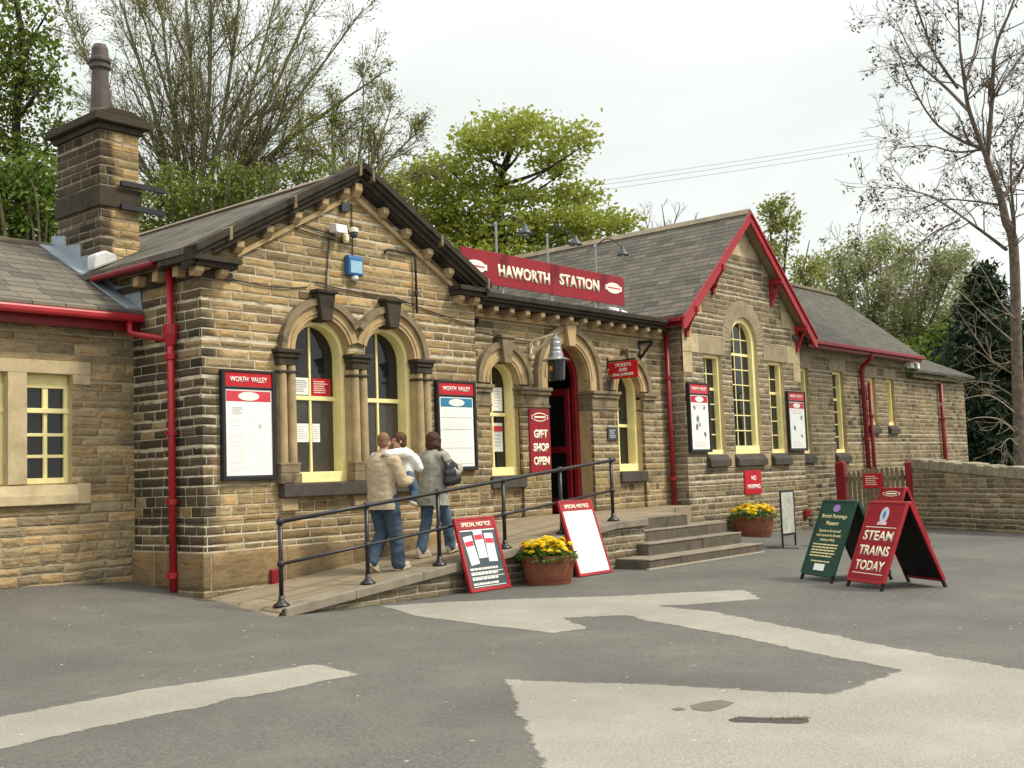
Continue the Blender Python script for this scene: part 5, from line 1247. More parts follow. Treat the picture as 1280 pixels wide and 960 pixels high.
def blob(name, prims, mat, parent, voxel=.012, smooth=6, folds=0.0, fscale=9.0, seed=0, cut=None):
    """one continuous skin over overlapping volumes"""
    mb = MB()
    for vs, fs in prims: mb.add(vs, fs)
    o = mb.build('tmp', mat, None)
    r_ = o.modifiers.new('r', 'REMESH'); r_.mode = 'VOXEL'; r_.voxel_size = voxel; r_.use_smooth_shade = True
    s_ = o.modifiers.new('s', 'SMOOTH'); s_.factor = .5; s_.iterations = smooth
    me = bpy.data.meshes.new_from_object(o.evaluated_get(bpy.context.evaluated_depsgraph_get())); bpy.data.objects.remove(o)
    me.name = name
    if folds:
        from mathutils import noise
        no = [v.normal.copy() for v in me.vertices]
        for v, nn in zip(me.vertices, no):
            c = v.co; f = noise.noise(Vector((c.x*fscale*.8+seed, c.y*fscale*.8, c.z*fscale*1.5)))+.5*noise.noise(Vector((c.x*fscale*2+seed, c.y*fscale*2, c.z*fscale*2.6)))
            v.co = c+nn*(f*folds)
    if cut is not None:
        bm = bmesh.new(); bm.from_mesh(me); bmesh.ops.bisect_plane(bm, geom=bm.verts[:]+bm.edges[:]+bm.faces[:], plane_co=(0, 0, cut), plane_no=(.03, 0, 1), clear_inner=True); bm.to_mesh(me); bm.free()
    me.polygons.foreach_set('use_smooth', [True]*len(me.polygons)); me.materials.clear(); me.materials.append(mat)
    q_ = bpy.data.objects.new(name, me); COL.objects.link(q_); q_.parent = parent; return q_
def chain(pts, rs, sq=1.0, axis=None): return [capsule(pts[i], pts[i+1], rs[i], rs[i+1], sq, axis=axis) for i in range(len(pts)-1)]
def cloth(name, c, scale=60.0, var=.18, rough=.9):
    q = NT(name, rough, .12); p = q.pos(); n = q.noise(p, 7, 5, .6); f = q.noise(p, scale*3, 3)
    k = q.ramp(n, [(.3, tuple(x*(1-var) for x in c)), (.7, tuple(x*(1+var) for x in c))]); k = q.mix(q.m('MULTIPLY', q.sm(f, .4, .7), .3), k, tuple(x*.6 for x in c))
    q.bump(f, .3, .004); return q.col(k)
SKIN = plain('skin', (.56, .32, .235), .55, .3, .08, 20)
HAIR1 = cloth('short_auburn_hair', (.22, .125, .07), 40, .3, .6); HAIR2 = cloth('brown_bob_hair', (.075, .038, .024), 40, .3, .5); HAIR3 = cloth('child_brown_hair', (.10, .05, .028), 40, .3, .6)
BEIGE = cloth('beige_jacket', (.47, .375, .255)); DENIM = cloth('blue_denim', (.058, .088, .13), 80, .3); DENIM2 = cloth('light_blue_denim', (.095, .145, .22), 80, .3)
WHITECOAT = cloth('white_fleece', (.86, .85, .80), 30, .06); GREYCOAT = cloth('grey_wool_coat', (.34, .325, .27)); SHOE = plain('pale_leather_shoe', (.55, .50, .42), .6, .3, .15, 20); SOLE = plain('shoe_sole', (.50, .43, .30), .7)
BAG = plain('black_leather_bag', (.012, .012, .014), .4, .5, .3, 20)
def hand(wr, d, up, side, s_=1.0):
    """palm, four curled fingers and a thumb; d points along the hand, up is the back of it"""
    wr, d, up = Vector(wr), Vector(d).normalized(), Vector(up).normalized(); up = (up-d*up.dot(d)).normalized(); w = d.cross(up)*side; P_ = []
    pal = wr+d*.085*s_
    P_ += [capsule(wr+w*.018*s_, pal+w*.026*s_, .016*s_, .014*s_), capsule(wr-w*.018*s_, pal-w*.026*s_, .016*s_, .014*s_), capsule(wr, pal, .017*s_, .015*s_)]
    for k, (o_, L) in enumerate(((-.033, .062), (-.011, .074), (.011, .078), (.033, .068))):
        a = pal+w*o_*s_; b = a+(d*.85-up*.5).normalized()*L*.55*s_; c = b+(d*.35-up*.95).normalized()*L*.5*s_
        P_ += [capsule(a, b, .0095*s_, .0085*s_, n=8), capsule(b, c, .0085*s_, .0075*s_, n=8)]
    a = wr+d*.025*s_+w*.03*s_; b = a+(d*.6+w*.75-up*.2).normalized()*.04*s_; c = b+(d*.9-up*.4).normalized()*.032*s_
    return P_+[capsule(a, b, .012*s_, .010*s_, n=8), capsule(b, c, .010*s_, .008*s_, n=8)]
def head(c, s_, yaw=0.0, nod=0.0):
    """skull, jaw, nose, brow, ears; faces local +x turned by yaw"""
    c = Vector(c); Rm = Matrix.Rotation(yaw, 3, 'Z') @ Matrix.Rotation(nod, 3, 'Y')
    P3 = lambda x, y, z: c+Rm @ (Vector((x, y, z))*s_)
    pr = [ell(c+Rm @ (Vector((-.008, 0, .02))*s_), (.098*s_, .078*s_, .105*s_), yaw, nod), ell(P3(.022, 0, -.055), (.068*s_, .058*s_, .062*s_), yaw, nod),
          capsule(P3(.085, 0, .015), P3(.112, 0, -.028), .010*s_, .016*s_, n=8), capsule(P3(.078, -.045, .03), P3(.078, .045, .03), .014*s_, .014*s_, n=8),
          capsule(P3(.084, -.022, -.066), P3(.084, .022, -.066), .009*s_, .009*s_, n=8), ell(P3(.066, 0, -.100), (.025*s_, .03*s_, .02*s_), yaw)]
    for q_ in (-1, 1): pr += [ell(P3(-.005, q_*.079, -.012), (.022*s_, .010*s_, .034*s_), yaw), ell(P3(.080, q_*.032, .004), (.012*s_, .014*s_, .010*s_), yaw)]
    return pr, P3
def eyes(P3, s_, parent, col):
    for q_ in (-1, 1):
        mb = MB(); vs, fs = ell(P3(.0885, q_*.032, .004), (.006*s_, .011*s_, .006*s_)); mb.add(vs, fs); mb.build('eye', col, parent, local=True, smooth=True)
EYE = plain('dark_eye', (.03, .02, .015), .2, .5)

# ---- man carrying a child, walking up the ramp (local +x is uphill)
mz = rz(10.05, 10.75)
man = thing('person', 'man in a beige jacket and blue jeans carrying a child, seen from behind', 'person', (10.05, 10.75, mz), R(6))
hp, P3 = head((.03, .00, 1.665), 1.0, R(25), R(6))
sl = .0946
def leg(hip, knee, ank, toe, r=( .098, .066, .047)): return chain([hip, knee, ank], r)+[capsule(ank, toe, .043, .030)]
LF = [(-.03, .10, .93), (.07, .10, .50), (-.17, .10, .135)]; LT = (-.055, .10, .015)
RF = [(0, -.10, .93), (.08, -.11, .50), (.13, -.11, .095)]; RT = (.29, -.11, .055)
body = hp+[capsule((-.01, 0, 1.48), (.015, 0, 1.60), .062, .056)]+[capsule((-.01, 0, 1.0), (-.02, 0, 1.36), .15, .165, .72, axis=(1, 0, 0)), capsule((-.02, -.13, 1.43), (-.02, .13, 1.43), .075, .075)]
body += leg(LF[0], LF[1], LF[2], LT)+leg(RF[0], RF[1], RF[2], RT)
RA = [(-.02, -.20, 1.42), (.05, -.29, 1.15), (.27, -.22, 1.17)]; LA = [(-.02, .20, 1.42), (.10, .27, 1.17), (.30, .06, 1.20)]
body += chain(RA, (.055, .042, .030))+chain(LA, (.055, .042, .030))+hand(RA[2], (.9, .35, .05), (.1, -.9, .3), 1)+hand(LA[2], (.5, -.8, 0), (.6, .4, .5), -1)
blob('body', body, SKIN, man, .0085, 3)
eyes(P3, 1.0, man, EYE)
blob('hair', [ell(P3(-.026, 0, .040), (.096, .084, .098), R(25)), ell(P3(-.056, 0, -.01), (.058, .070, .066), R(25))], HAIR1, man, .011, 3, .004, 30)
blob('jacket', [capsule((-.035, 0, .78), (-.035, 0, 1.12), .215, .205, .80, axis=(1, 0, 0)), capsule((-.035, 0, 1.1), (-.05, 0, 1.34), .205, .20, .78, axis=(1, 0, 0)), capsule((-.04, -.155, 1.415), (-.04, .155, 1.415), .098, .098), capsule((-.02, 0, 1.44), (.005, 0, 1.535), .085, .075)]
     + chain(RA, (.092, .080, .060))+chain(LA, (.092, .080, .060)), BEIGE, man, .012, 4, .007, 13, 2, .80)
blob('collar', [capsule((-.055, -.075, 1.515), (-.055, .075, 1.515), .030, .030), capsule((-.045, -.08, 1.515), (.04, -.06, 1.50), .028, .024), capsule((-.045, .08, 1.515), (.04, .06, 1.50), .028, .024)], BEIGE, man, .009, 2, .003, 20)
blob('jeans', [capsule((-.02, 0, .90), (-.02, 0, .98), .165, .165, .8, axis=(1, 0, 0))]+chain(LF[:2]+[(-.15, .10, .155)], (.125, .092, .082))+chain(RF[:2]+[(.125, -.11, .10)], (.125, .095, .090)), DENIM, man, .013, 4, .009, 12, 5)
def shoe(heel, toe, z_up, parent):
    heel, toe = Vector(heel), Vector(toe); d = (toe-heel).normalized(); u_ = Vector(z_up)
    blob('shoe', [capsule(heel+d*.03+u_*.045, toe-d*.05+u_*.035, .046, .042, .9), capsule(heel+d*.03+u_*.07, heel+d*.05+u_*.11, .044, .042)], SHOE, parent, .010, 3)
    mb = MB(); s3 = d.cross(u_).normalized(); pts = []
    for t, w_ in ((0, .030), (.04, .042), (.12, .036), (.20, .046), (.26, .036), (.285, .015)): pts.append((t, w_))
    vs = [heel+d*t+s3*w_*q_+u_*h_ for h_ in (-.012, .014) for q_ in (1, -1) for t, w_ in (pts if q_ > 0 else pts[::-1])]; n = len(pts)*2
    mb.add(vs, [tuple(range(n-1, -1, -1)), tuple(range(n, 2*n))]+[(i, (i+1) % n, (i+1) % n+n, i+n) for i in range(n)]); mb.build('sole', SOLE, parent, local=True, bevel=.004)
shoe((-.235, .10, .125), (-.02, .10, -.01), (.5, 0, .86), man); shoe((.075, -.11, .022), (.355, -.11, .05), (-.09, 0, 1), man)

# ---- the child he holds
kid = thing('person', 'small child in a white fleece held in the arms of the man', 'person', (10.35, 10.66, mz+.86), R(6))
cp_ = lambda x, y, z: (x-.30, y+.09, z-.86)
ckh, CP3 = head(cp_(.23, -.06, 1.685), .86, R(150), 0)
CL1 = [cp_(.30, -.16, 1.22), cp_(.34, -.21, 1.05), cp_(.30, -.20, .90)]; CL2 = [cp_(.26, .02, 1.20), cp_(.16, .14, 1.14), cp_(.14, .17, .98)]
CA1 = [cp_(.30, -.16, 1.50), cp_(.11, -.20, 1.53), cp_(-.09, -.12, 1.52)]; CA2 = [cp_(.30, .06, 1.50), cp_(.14, .16, 1.50), cp_(-.04, .14, 1.50)]
blob('body', ckh+[capsule(cp_(.30, -.05, 1.22), cp_(.29, -.05, 1.48), .085, .09), capsule(cp_(.29, -.05, 1.5), cp_(.24, -.055, 1.62), .045, .042)]+chain(CL1, (.06, .042, .03))+chain(CL2, (.06, .042, .03))+chain(CA1, (.04, .032, .024))+chain(CA2, (.04, .032, .024))
     + hand(CA1[2], (-.6, .8, -.1), (-.4, -.3, .8), 1, .6)+hand(CA2[2], (-.6, -.8, -.1), (-.4, .3, .8), -1, .6), SKIN, kid, .008, 3)
eyes(CP3, .86, kid, EYE)
blob('hair', [ell(CP3(-.020, 0, .034), (.106*.9, .090*.9, .106*.9), R(150)), ell(CP3(-.05, 0, -.03), (.066, .072, .074), R(150))], HAIR3, kid, .010, 3, .004, 30)
blob('fleece', [capsule(cp_(.33, -.07, 1.26), cp_(.32, -.06, 1.49), .122, .125), capsule(cp_(.30, -.14, 1.49), cp_(.30, .04, 1.49), .085, .085)]+chain(CA1[:2]+[cp_(-.07, -.13, 1.52)], (.080, .066, .052))+chain(CA2[:2]+[cp_(-.02, .14, 1.50)], (.080, .066, .052))+[capsule(cp_(.37, -.19, 1.45), cp_(.44, -.22, 1.33), .075, .06)], WHITECOAT, kid, .012, 4, .006, 10, 3)
blob('jeans', [capsule(cp_(.31, -.07, 1.20), cp_(.31, -.07, 1.26), .105, .105)]+chain(CL1[:2]+[cp_(.30, -.20, .93)], (.078, .060, .050))+chain(CL2[:2]+[cp_(.14, .17, 1.0)], (.078, .060, .050)), DENIM2, kid, .011, 3, .005, 14)
for a in (CL1[2], CL2[2]): blob('shoe', [capsule(Vector(a)+Vector((-.02, 0, -.02)), Vector(a)+Vector((.06, 0, -.05)), .034, .028)], SHOE, kid, .009, 2)

# ---- woman in front
wz = rz(11.2, 10.95)
wom = thing('person', 'woman in a long grey coat with a black shoulder bag, seen from behind', 'person', (11.18, 10.95, wz), R(4))
wh, WP3 = head((.02, .0, 1.575), .96, R(12), R(8))
WL = [(-.03, .09, .88), (-.06, .10, .47), (-.20, .10, .075)]; WLT = (-.03, .10, .02)
WR = [(0, -.09, .88), (.14, -.09, .48), (.22, -.09, .105)]; WRT = (.38, -.09, .075)
WA = [(-.01, -.175, 1.36), (.12, -.28, 1.13), (.34, -.18, 1.19)]; WB = [(-.01, .175, 1.36), (.10, .25, 1.12), (.32, .16, 1.14)]
blob('body', wh+[capsule((-.01, 0, 1.40), (.01, 0, 1.51), .052, .048), capsule((-.01, 0, .95), (-.02, 0, 1.28), .145, .14, .72, axis=(1, 0, 0)), capsule((-.02, -.11, 1.36), (-.02, .11, 1.36), .065, .065)]
     + chain(WL, (.095, .062, .042))+[capsule(WL[2], WLT, .038, .026)]+chain(WR, (.095, .062, .042))+[capsule(WR[2], WRT, .038, .026)]+chain(WA, (.048, .038, .027))+chain(WB, (.048, .038, .027))
     + hand(WA[2], (.9, .3, .1), (.1, -.6, .7), 1, .92)+hand(WB[2], (.9, -.3, .1), (.1, .6, .7), -1, .92), SKIN, wom, .0085, 3)
eyes(WP3, .96, wom, EYE)
blob('hair', [ell(WP3(-.022, 0, .032), (.108, .098, .108), R(12)), ell(WP3(-.050, 0, -.055), (.070, .100, .088), R(12)), capsule(WP3(.02, .085, .03), WP3(.015, .088, -.09), .030, .026), capsule(WP3(.02, -.085, .03), WP3(.015, -.088, -.09), .030, .026)], HAIR2, wom, .010, 3, .005, 26)
blob('coat', [capsule((-.03, 0, .60), (-.03, 0, 1.0), .265, .215, .82, axis=(1, 0, 0)), capsule((-.03, 0, 1.0), (-.035, 0, 1.27), .205, .19, .78, axis=(1, 0, 0)), capsule((-.03, -.135, 1.345), (-.03, .135, 1.345), .088, .088), capsule((-.01, 0, 1.36), (.005, 0, 1.44), .088, .072)]+chain(WA, (.083, .078, .062))+chain(WB, (.083, .078, .062)), GREYCOAT, wom, .012, 4, .008, 11, 8, .69)
blob('collar', [capsule((-.05, -.065, 1.43), (-.05, .065, 1.43), .032, .032), capsule((-.04, -.07, 1.43), (.05, -.05, 1.40), .028, .024), capsule((-.04, .07, 1.43), (.05, .05, 1.40), .028, .024)], GREYCOAT, wom, .009, 2, .003, 20)
blob('jeans', chain(WL[:2]+[(-.19, .10, .10)], (.108, .080, .075))+chain(WR[:2]+[(.215, -.09, .125)], (.108, .080, .075))+[capsule((-.02, 0, .86), (-.02, 0, .9), .13, .13)], DENIM2, wom, .012, 4, .007, 12, 4)
shoe((-.265, .10, .00), (.0, .10, .012), (-.09, 0, 1), wom); shoe((.155, -.09, .035), (.43, -.09, .085), (-.16, 0, 1), wom)
bag = thing('shoulder_bag', 'black leather shoulder bag hanging on the side of the woman in grey', 'bag', (11.22, 10.66, wz+.98), R(4))
blob('pouch', [capsule((-.07, 0, .03), (.14, 0, .06), .07, .075, .8, axis=(0, 1, 0)), capsule((-.06, 0, .14), (.12, 0, .16), .07, .07, .75, axis=(0, 1, 0)), capsule((-.05, .01, .26), (.08, .01, .26), .055, .05, .7, axis=(0, 1, 0)), capsule((.03, .005, .05), (.02, .01, .27), .085, .07, .6, axis=(0, 1, 0)), capsule((-.06, 0, .08), (-.05, 0, .24), .065, .055, .8, axis=(0, 1, 0)), capsule((.13, 0, .08), (.09, 0, .24), .065, .055, .8, axis=(0, 1, 0))], BAG, bag, .012, 10, .004, 10)
mb = MB(); mb.tube([(-.08, .015, .25), (-.10, .06, .36), (-.05, .13, .47), (0, .16, .485), (.06, .10, .42), (.09, .03, .30), (.08, .01, .25)], .013, 6); mb.build('strap', BAG, bag, local=True)
# ================================================================== trees and plants
def tube_arrays(segs, thick=.035, rmin=.0055):
    """segments (p0, p1, r0, r1) to arrays of small tapered tubes"""
    A = np.array([np.concatenate([s[0], s[1], [s[2], s[3]]]) for s in segs]); out_v, out_f = [], []; base = 0
    for sel, k in ((A[:, 6] >= thick, 7), (A[:, 6] < thick, 3)):
        B = A[sel]
        if not len(B): continue
        p0, p1, r0, r1 = B[:, :3], B[:, 3:6], np.maximum(B[:, 6], rmin), np.maximum(B[:, 7], rmin); d = p1-p0; L = np.linalg.norm(d, axis=1, keepdims=True); d = d/np.maximum(L, 1e-6)
        ref = np.where(np.abs(d[:, 2:3]) < .9, np.array([[0, 0, 1.0]]), np.array([[1.0, 0, 0]])); u = np.cross(d, ref); u /= np.linalg.norm(u, axis=1, keepdims=True); w = np.cross(d, u)
        p1 = p1+d*(r1*.4)[:, None]
        an = 2*PI*np.arange(k)/k; c, s_ = np.cos(an), np.sin(an)
        off = u[:, None, :]*c[None, :, None]+w[:, None, :]*s_[None, :, None]
        v = np.concatenate([p0[:, None]+off*r0[:, None, None], p1[:, None]+off*r1[:, None, None]], 1)
        j = np.arange(k); f = np.stack([j, (j+1) % k, (j+1) % k+k, j+k], -1)
        out_f.append((f[None]+(np.arange(len(B))*2*k)[:, None, None]).reshape(-1, 4)+base); out_v.append(v.reshape(-1, 3)); base += len(B)*2*k
    return np.concatenate(out_v), np.concatenate(out_f)
def leaf_arrays(P, size, rng, flat=0.0, aspect=.55, droop=0.0):
    n = len(P); d = rng.normal(size=(n, 3)); d[:, 2] = d[:, 2]*(1-flat)-droop; d /= np.linalg.norm(d, axis=1, keepdims=True)
    r_ = rng.normal(size=(n, 3)); r_[:, 2] *= (1-flat); s_ = np.cross(d, r_); s_ /= np.linalg.norm(s_, axis=1, keepdims=True)+1e-9
    L = size*rng.uniform(.6, 1.35, (n, 1)); w = L*aspect*.5
    v = np.stack([P, P+d*L*.5-s_*w, P+d*L, P+d*L*.5+s_*w], 1).reshape(-1, 3)
    return v, np.arange(n*4).reshape(-1, 4)
def grow(rng, p, d, L, r, lvl, prm, segs, tips):
    """a wandering limb with side shoots; prm: dict"""
    n = max(3, int(L/prm['step'])); st = L/n; p = np.array(p, float); d = np.array(d, float); d /= np.linalg.norm(d); pts = [p.copy()]; ds = [d.copy()]
    wob = prm['wob']*(1+.3*lvl); up = prm['up'][min(lvl, len(prm['up'])-1)]
    for i in range(n):
        d = d+rng.normal(0, wob, 3)+np.array([0, 0, up*st]); d /= np.linalg.norm(d); p = p+d*st; pts.append(p.copy()); ds.append(d.copy())
    rt = r*prm.get('tip', .35)
    for i in range(n): segs.append((pts[i], pts[i+1], r+(rt-r)*i/n, r+(rt-r)*(i+1)/n))
    if lvl >= prm['levels']:
        k = prm.get('tipleaves', 2)
        for i in range(1, n+1):
            for _ in range(k): tips.append(pts[i]+rng.normal(0, prm.get('spread', .12), 3))
        return
    nc = prm['kids'][lvl]; nc = max(1, int(nc*rng.uniform(.75, 1.25)))
    for c in range(nc):
        t = rng.uniform(prm.get('t0', .25), 1.0); i = min(n, max(1, int(t*n))); dd = ds[i]; ax = np.cross(dd, rng.normal(size=3)); ax /= np.linalg.norm(ax)+1e-9
        a = R(rng.uniform(*prm['ang'])); nd = dd*math.cos(a)+ax*math.sin(a)
        grow(rng, pts[i], nd, L*prm['ratio']*rng.uniform(.6, 1.15)*(1.15-.55*t), (r+(rt-r)*t)*prm['rr'], lvl+1, prm, segs, tips)
def plant(name, label, cat, base, segs, bark, leaves=(), group=None):
    """leaves: list of (part name, points, size, material, kwargs)"""
    t_ = thing(name, label, cat, tuple(float(x) for x in base), group=group)
    if len(segs): v, f = tube_arrays(segs); np_mesh('trunk', v, f, bark, t_, smooth=True)
    for nm, P_, size, mat, kw in leaves:
        if not len(P_): continue
        v, f = leaf_arrays(np.asarray(P_), size, RNG, **kw); np_mesh(nm, v, f, mat, t_)
    return t_
def clumps(pads, depth, n, rng, thick=1.0, clump=.16, per=9, hole=.18, top=0.0):
    """leaf points in sprays through flattened clouds; pads in survey pixels (cx, cy, rx, ry) at `depth`"""
    out = []; ar = np.array([p[2]*p[3] for p in pads], float); ar /= ar.sum(); m = depth/CAM_F
    for p, a in zip(pads, ar):
        k = max(1, int(n*a/per)); dz = p[4] if len(p) > 4 else 0.0; c = at(p[0], p[1], depth+dz)
        q_ = rng.normal(size=(k, 3)); q_ /= np.linalg.norm(q_, axis=1, keepdims=True); q_ *= rng.uniform(.25, 1.08, (k, 1))**.5
        q_ += rng.normal(0, .12, (k, 3))
        pt = c+q_[:, :1]*CR*p[2]*m+q_[:, 1:2]*np.array([0, 0, 1])*p[3]*m+q_[:, 2:]*CF*p[2]*m*thick*.8
        keep = rng.uniform(size=k) > hole
        for s_ in pt[keep]: out.append(s_+rng.normal(0, clump, (per, 3))*np.array([1, 1, .55]))
    return np.concatenate(out)
def limb(pts, r0, r1, segs, k=4):
    """smooth limb through survey points"""
    P_ = [np.array(p, float) for p in pts]; path = []
    for i in range(len(P_)-1):
        a = P_[max(i-1, 0)]; b = P_[i]; c = P_[i+1]; d = P_[min(i+2, len(P_)-1)]
        for j in range(k):
            t = j/k; path.append(.5*((2*b)+(c-a)*t+(2*a-5*b+4*c-d)*t*t+(3*b-a-3*c+d)*t**3))
    path.append(P_[-1]); n = len(path)-1
    for i in range(n): segs.append((path[i], path[i+1], r0+(r1-r0)*i/n, r0+(r1-r0)*(i+1)/n))
    return path

BK_GREY = bark_mat('grey_bark', (.17, .14, .11)); BK_OLIVE = bark_mat('olive_bark', (.12, .105, .062)); BK_DARK = bark_mat('dark_bark', (.060, .050, .038)); BK_ASH = bark_mat('ash_bark', (.165, .132, .105)); BK_TWIG = bark_mat('budding_bark', (.21, .19, .12)); BK_LIT = bark_mat('lit_twig_bark', (.28, .24, .18))
def g0(x, y): return float(gz(np.array(x, float), np.array(y, float)))

# ---- leafy tree at the far left
rng = np.random.default_rng(101); segs = []; D = 24
tr = [at(24, 330, D), at(25, 240, D), at(20, 150, D), at(28, 60, D), at(15, -30, D)]; limb(tr, .13, .05, segs)
for (px, py), (qx, qy), (ex, ey) in (((24, 230), (45, 200), (78, 165)), ((22, 190), (0, 160), (-30, 130)), ((21, 150), (50, 110), (75, 70)), ((26, 90), (40, 50), (60, 15)), ((26, 90), (0, 60), (-20, 20)), ((24, 240), (-5, 220), (-30, 215))):
    limb([at(px, py, D), at(qx, qy, D+rng.uniform(-1, 1)), at(ex, ey, D+rng.uniform(-1.5, 1.5))], .06, .015, segs)
P_ = clumps([(10, 25, 60, 45), (40, 75, 45, 35), (0, 90, 45, 35), (60, 110, 28, 16), (20, 130, 45, 22), (70, 158, 22, 13), (25, 185, 48, 25), (-10, 160, 40, 35), (60, 205, 30, 18), (10, 235, 50, 22), (80, 140, 12, 8)], D, 11000, rng, .9, .13, 9, .38)
b_ = at(24, 420, D); b_[2] = .3
segs.append((b_, at(24, 330, D), .16, .13))
plant('leafy_tree', 'tall olive leaved tree at the far left beside the chimney', 'tree', b_, segs, BK_DARK, [('crown', P_, .12, leaf_mat('olive_leaves', [(0.070, 0.109, 0.015), (0.132, 0.174, 0.027), (0.202, 0.246, 0.044), (0.093, 0.145, 0.022)], .3), {})])
# ---- green shrubs between the roofs
def shrub(name, label, pads, D, n, cols, size, basepx, seed, group='green shrubs behind the roofs'):
    rng = np.random.default_rng(seed); P_ = clumps(pads, D, n, rng, .9, .15, 7, .25); segs = []
    b_ = at(basepx[0], basepx[1], D); b_[2] = .2
    for p in pads:
        for _ in range(3): limb([b_+rng.normal(0, .2, 3)*[1, 1, 0], at(p[0]+rng.uniform(-.4, .4)*p[2], p[1]+p[3], D+rng.uniform(-.8, .8)), at(p[0]+rng.uniform(-.8, .8)*p[2], p[1]-p[3]*.6, D+rng.uniform(-1, 1))], .05, .012, segs)
    return plant(name, label, 'shrub', b_, segs, BK_OLIVE, [('foliage', P_, size, leaf_mat(name+'_leaves', cols, .3), {})], group)
shrub('green_shrub', 'dense green shrub rising behind the left wing roof', [(30, 255, 50, 50), (60, 285, 30, 30), (-10, 280, 40, 40), (45, 225, 28, 25), (0, 225, 35, 25)], 21, 11000, [(0.078, 0.131, 0.016), (0.132, 0.200, 0.028), (0.186, 0.261, 0.046), (0.093, 0.150, 0.021)], .10, (30, 420), 5)
shrub('green_shrub', 'light green shrub in new leaf behind the gable roof', [(195, 262, 38, 34), (250, 252, 42, 28), (300, 240, 42, 24), (340, 224, 36, 18), (385, 212, 34, 12), (190, 292, 30, 22), (215, 225, 18, 22), (285, 215, 16, 16)], 27, 8500, [(0.116, 0.156, 0.021), (0.186, 0.230, 0.039), (0.248, 0.293, 0.065), (0.139, 0.187, 0.026)], .11, (250, 420), 6)
# ---- many-stemmed budding tree behind the gable
def multistem(name, label, stems, D, r0, seed, prm, leafmat, lsize, bark, basez=.3, leafname='crown', group=None):
    rng = np.random.default_rng(seed); segs, tips = [], []
    for (bx, by), mid, (ex, ey) in stems:
        dd = rng.uniform(-1.6, 1.6); b = at(bx, by, D+dd*.3); e = at(ex, ey, D+dd*1.6); m_ = at(mid[0], mid[1], D+dd) if mid else (b+e)/2+rng.normal(0, .15, 3)
        path = limb([b, m_, e], r0*rng.uniform(.75, 1.1), r0*.16, segs, 6); n = len(path)
        H_ = np.linalg.norm(e-b)
        for k in range(prm['side']):
            t = rng.uniform(.12, 1.0); i = min(n-2, int(t*(n-1))); d0 = path[i+1]-path[i]; d0 /= np.linalg.norm(d0)
            ax = np.cross(d0, rng.normal(size=3)); ax /= np.linalg.norm(ax); a = R(rng.uniform(*prm['ang'])); nd = d0*math.cos(a)+ax*math.sin(a)
            grow(rng, path[i], nd, H_*prm['slen']*rng.uniform(.5, 1.1)*(1.1-.55*t), r0*(.42-.28*t), 1, prm, segs, tips)
    b_ = np.mean([at(s[0][0], s[0][1], D) for s in stems], 0); top = b_.copy(); b_[2] = basez
    for s in stems: q_ = at(s[0][0], s[0][1], D); segs.append((b_+(q_-top)*[.5, .5, 0], q_, r0*1.3, r0))
    return plant(name, label, 'tree', b_, segs, bark, [(leafname, tips, lsize, leafmat, {})], group), len(segs), len(tips)
BUD = leaf_mat('opening_buds', [(.24, .27, .06), (.33, .36, .09), (.28, .30, .075), (.19, .20, .06)], .4)
prm = dict(step=.45, wob=.10, up=[.10, .14, .10], levels=3, kids=[0, 7, 5], ang=(16, 40), ratio=.58, rr=.62, t0=.12, side=20, slen=.42, tipleaves=1, spread=.10)
print('T2', multistem('budding_tree', 'large many stemmed tree with bare budding branches behind the gable', [((225, 290), None, (75, 10)), ((228, 290), (190, 130), (130, -60)), ((235, 290), (215, 130), (190, -90)), ((240, 290), (240, 120), (225, -100)), ((245, 290), (262, 110), (262, -100)), ((250, 290), (285, 110), (310, -100)), ((255, 290), (310, 130), (365, -90)), ((258, 290), (325, 150), (420, -60)), ((262, 285), (345, 160), (455, 10)), ((262, 290), (350, 185), (480, 90)), ((245, 290), (225, 170), (165, -20))], 30, .095, 202, prm, BUD, .07, BK_TWIG)[1:])
prm2 = dict(prm, side=17, slen=.46, kids=[0, 7, 4], tipleaves=1, spread=.13)
print('T3', multistem('budding_tree', 'broad budding tree with yellow green shoots right of the gable peak', [((430, 290), None, (415, 110)), ((432, 290), (450, 190), (455, 95)), ((436, 290), (470, 190), (492, 125)), ((438, 290), (480, 210), (522, 165)), ((436, 290), (485, 235), (535, 215)), ((430, 290), (420, 220), (385, 160)), ((437, 290), (470, 245), (500, 235))], 29, .075, 203, prm2, leaf_mat('yellow_green_shoots', [(0.186, 0.203, 0.025), (0.279, 0.290, 0.044), (0.232, 0.261, 0.037), (0.139, 0.160, 0.025)], .3), .075, BK_TWIG)[1:])
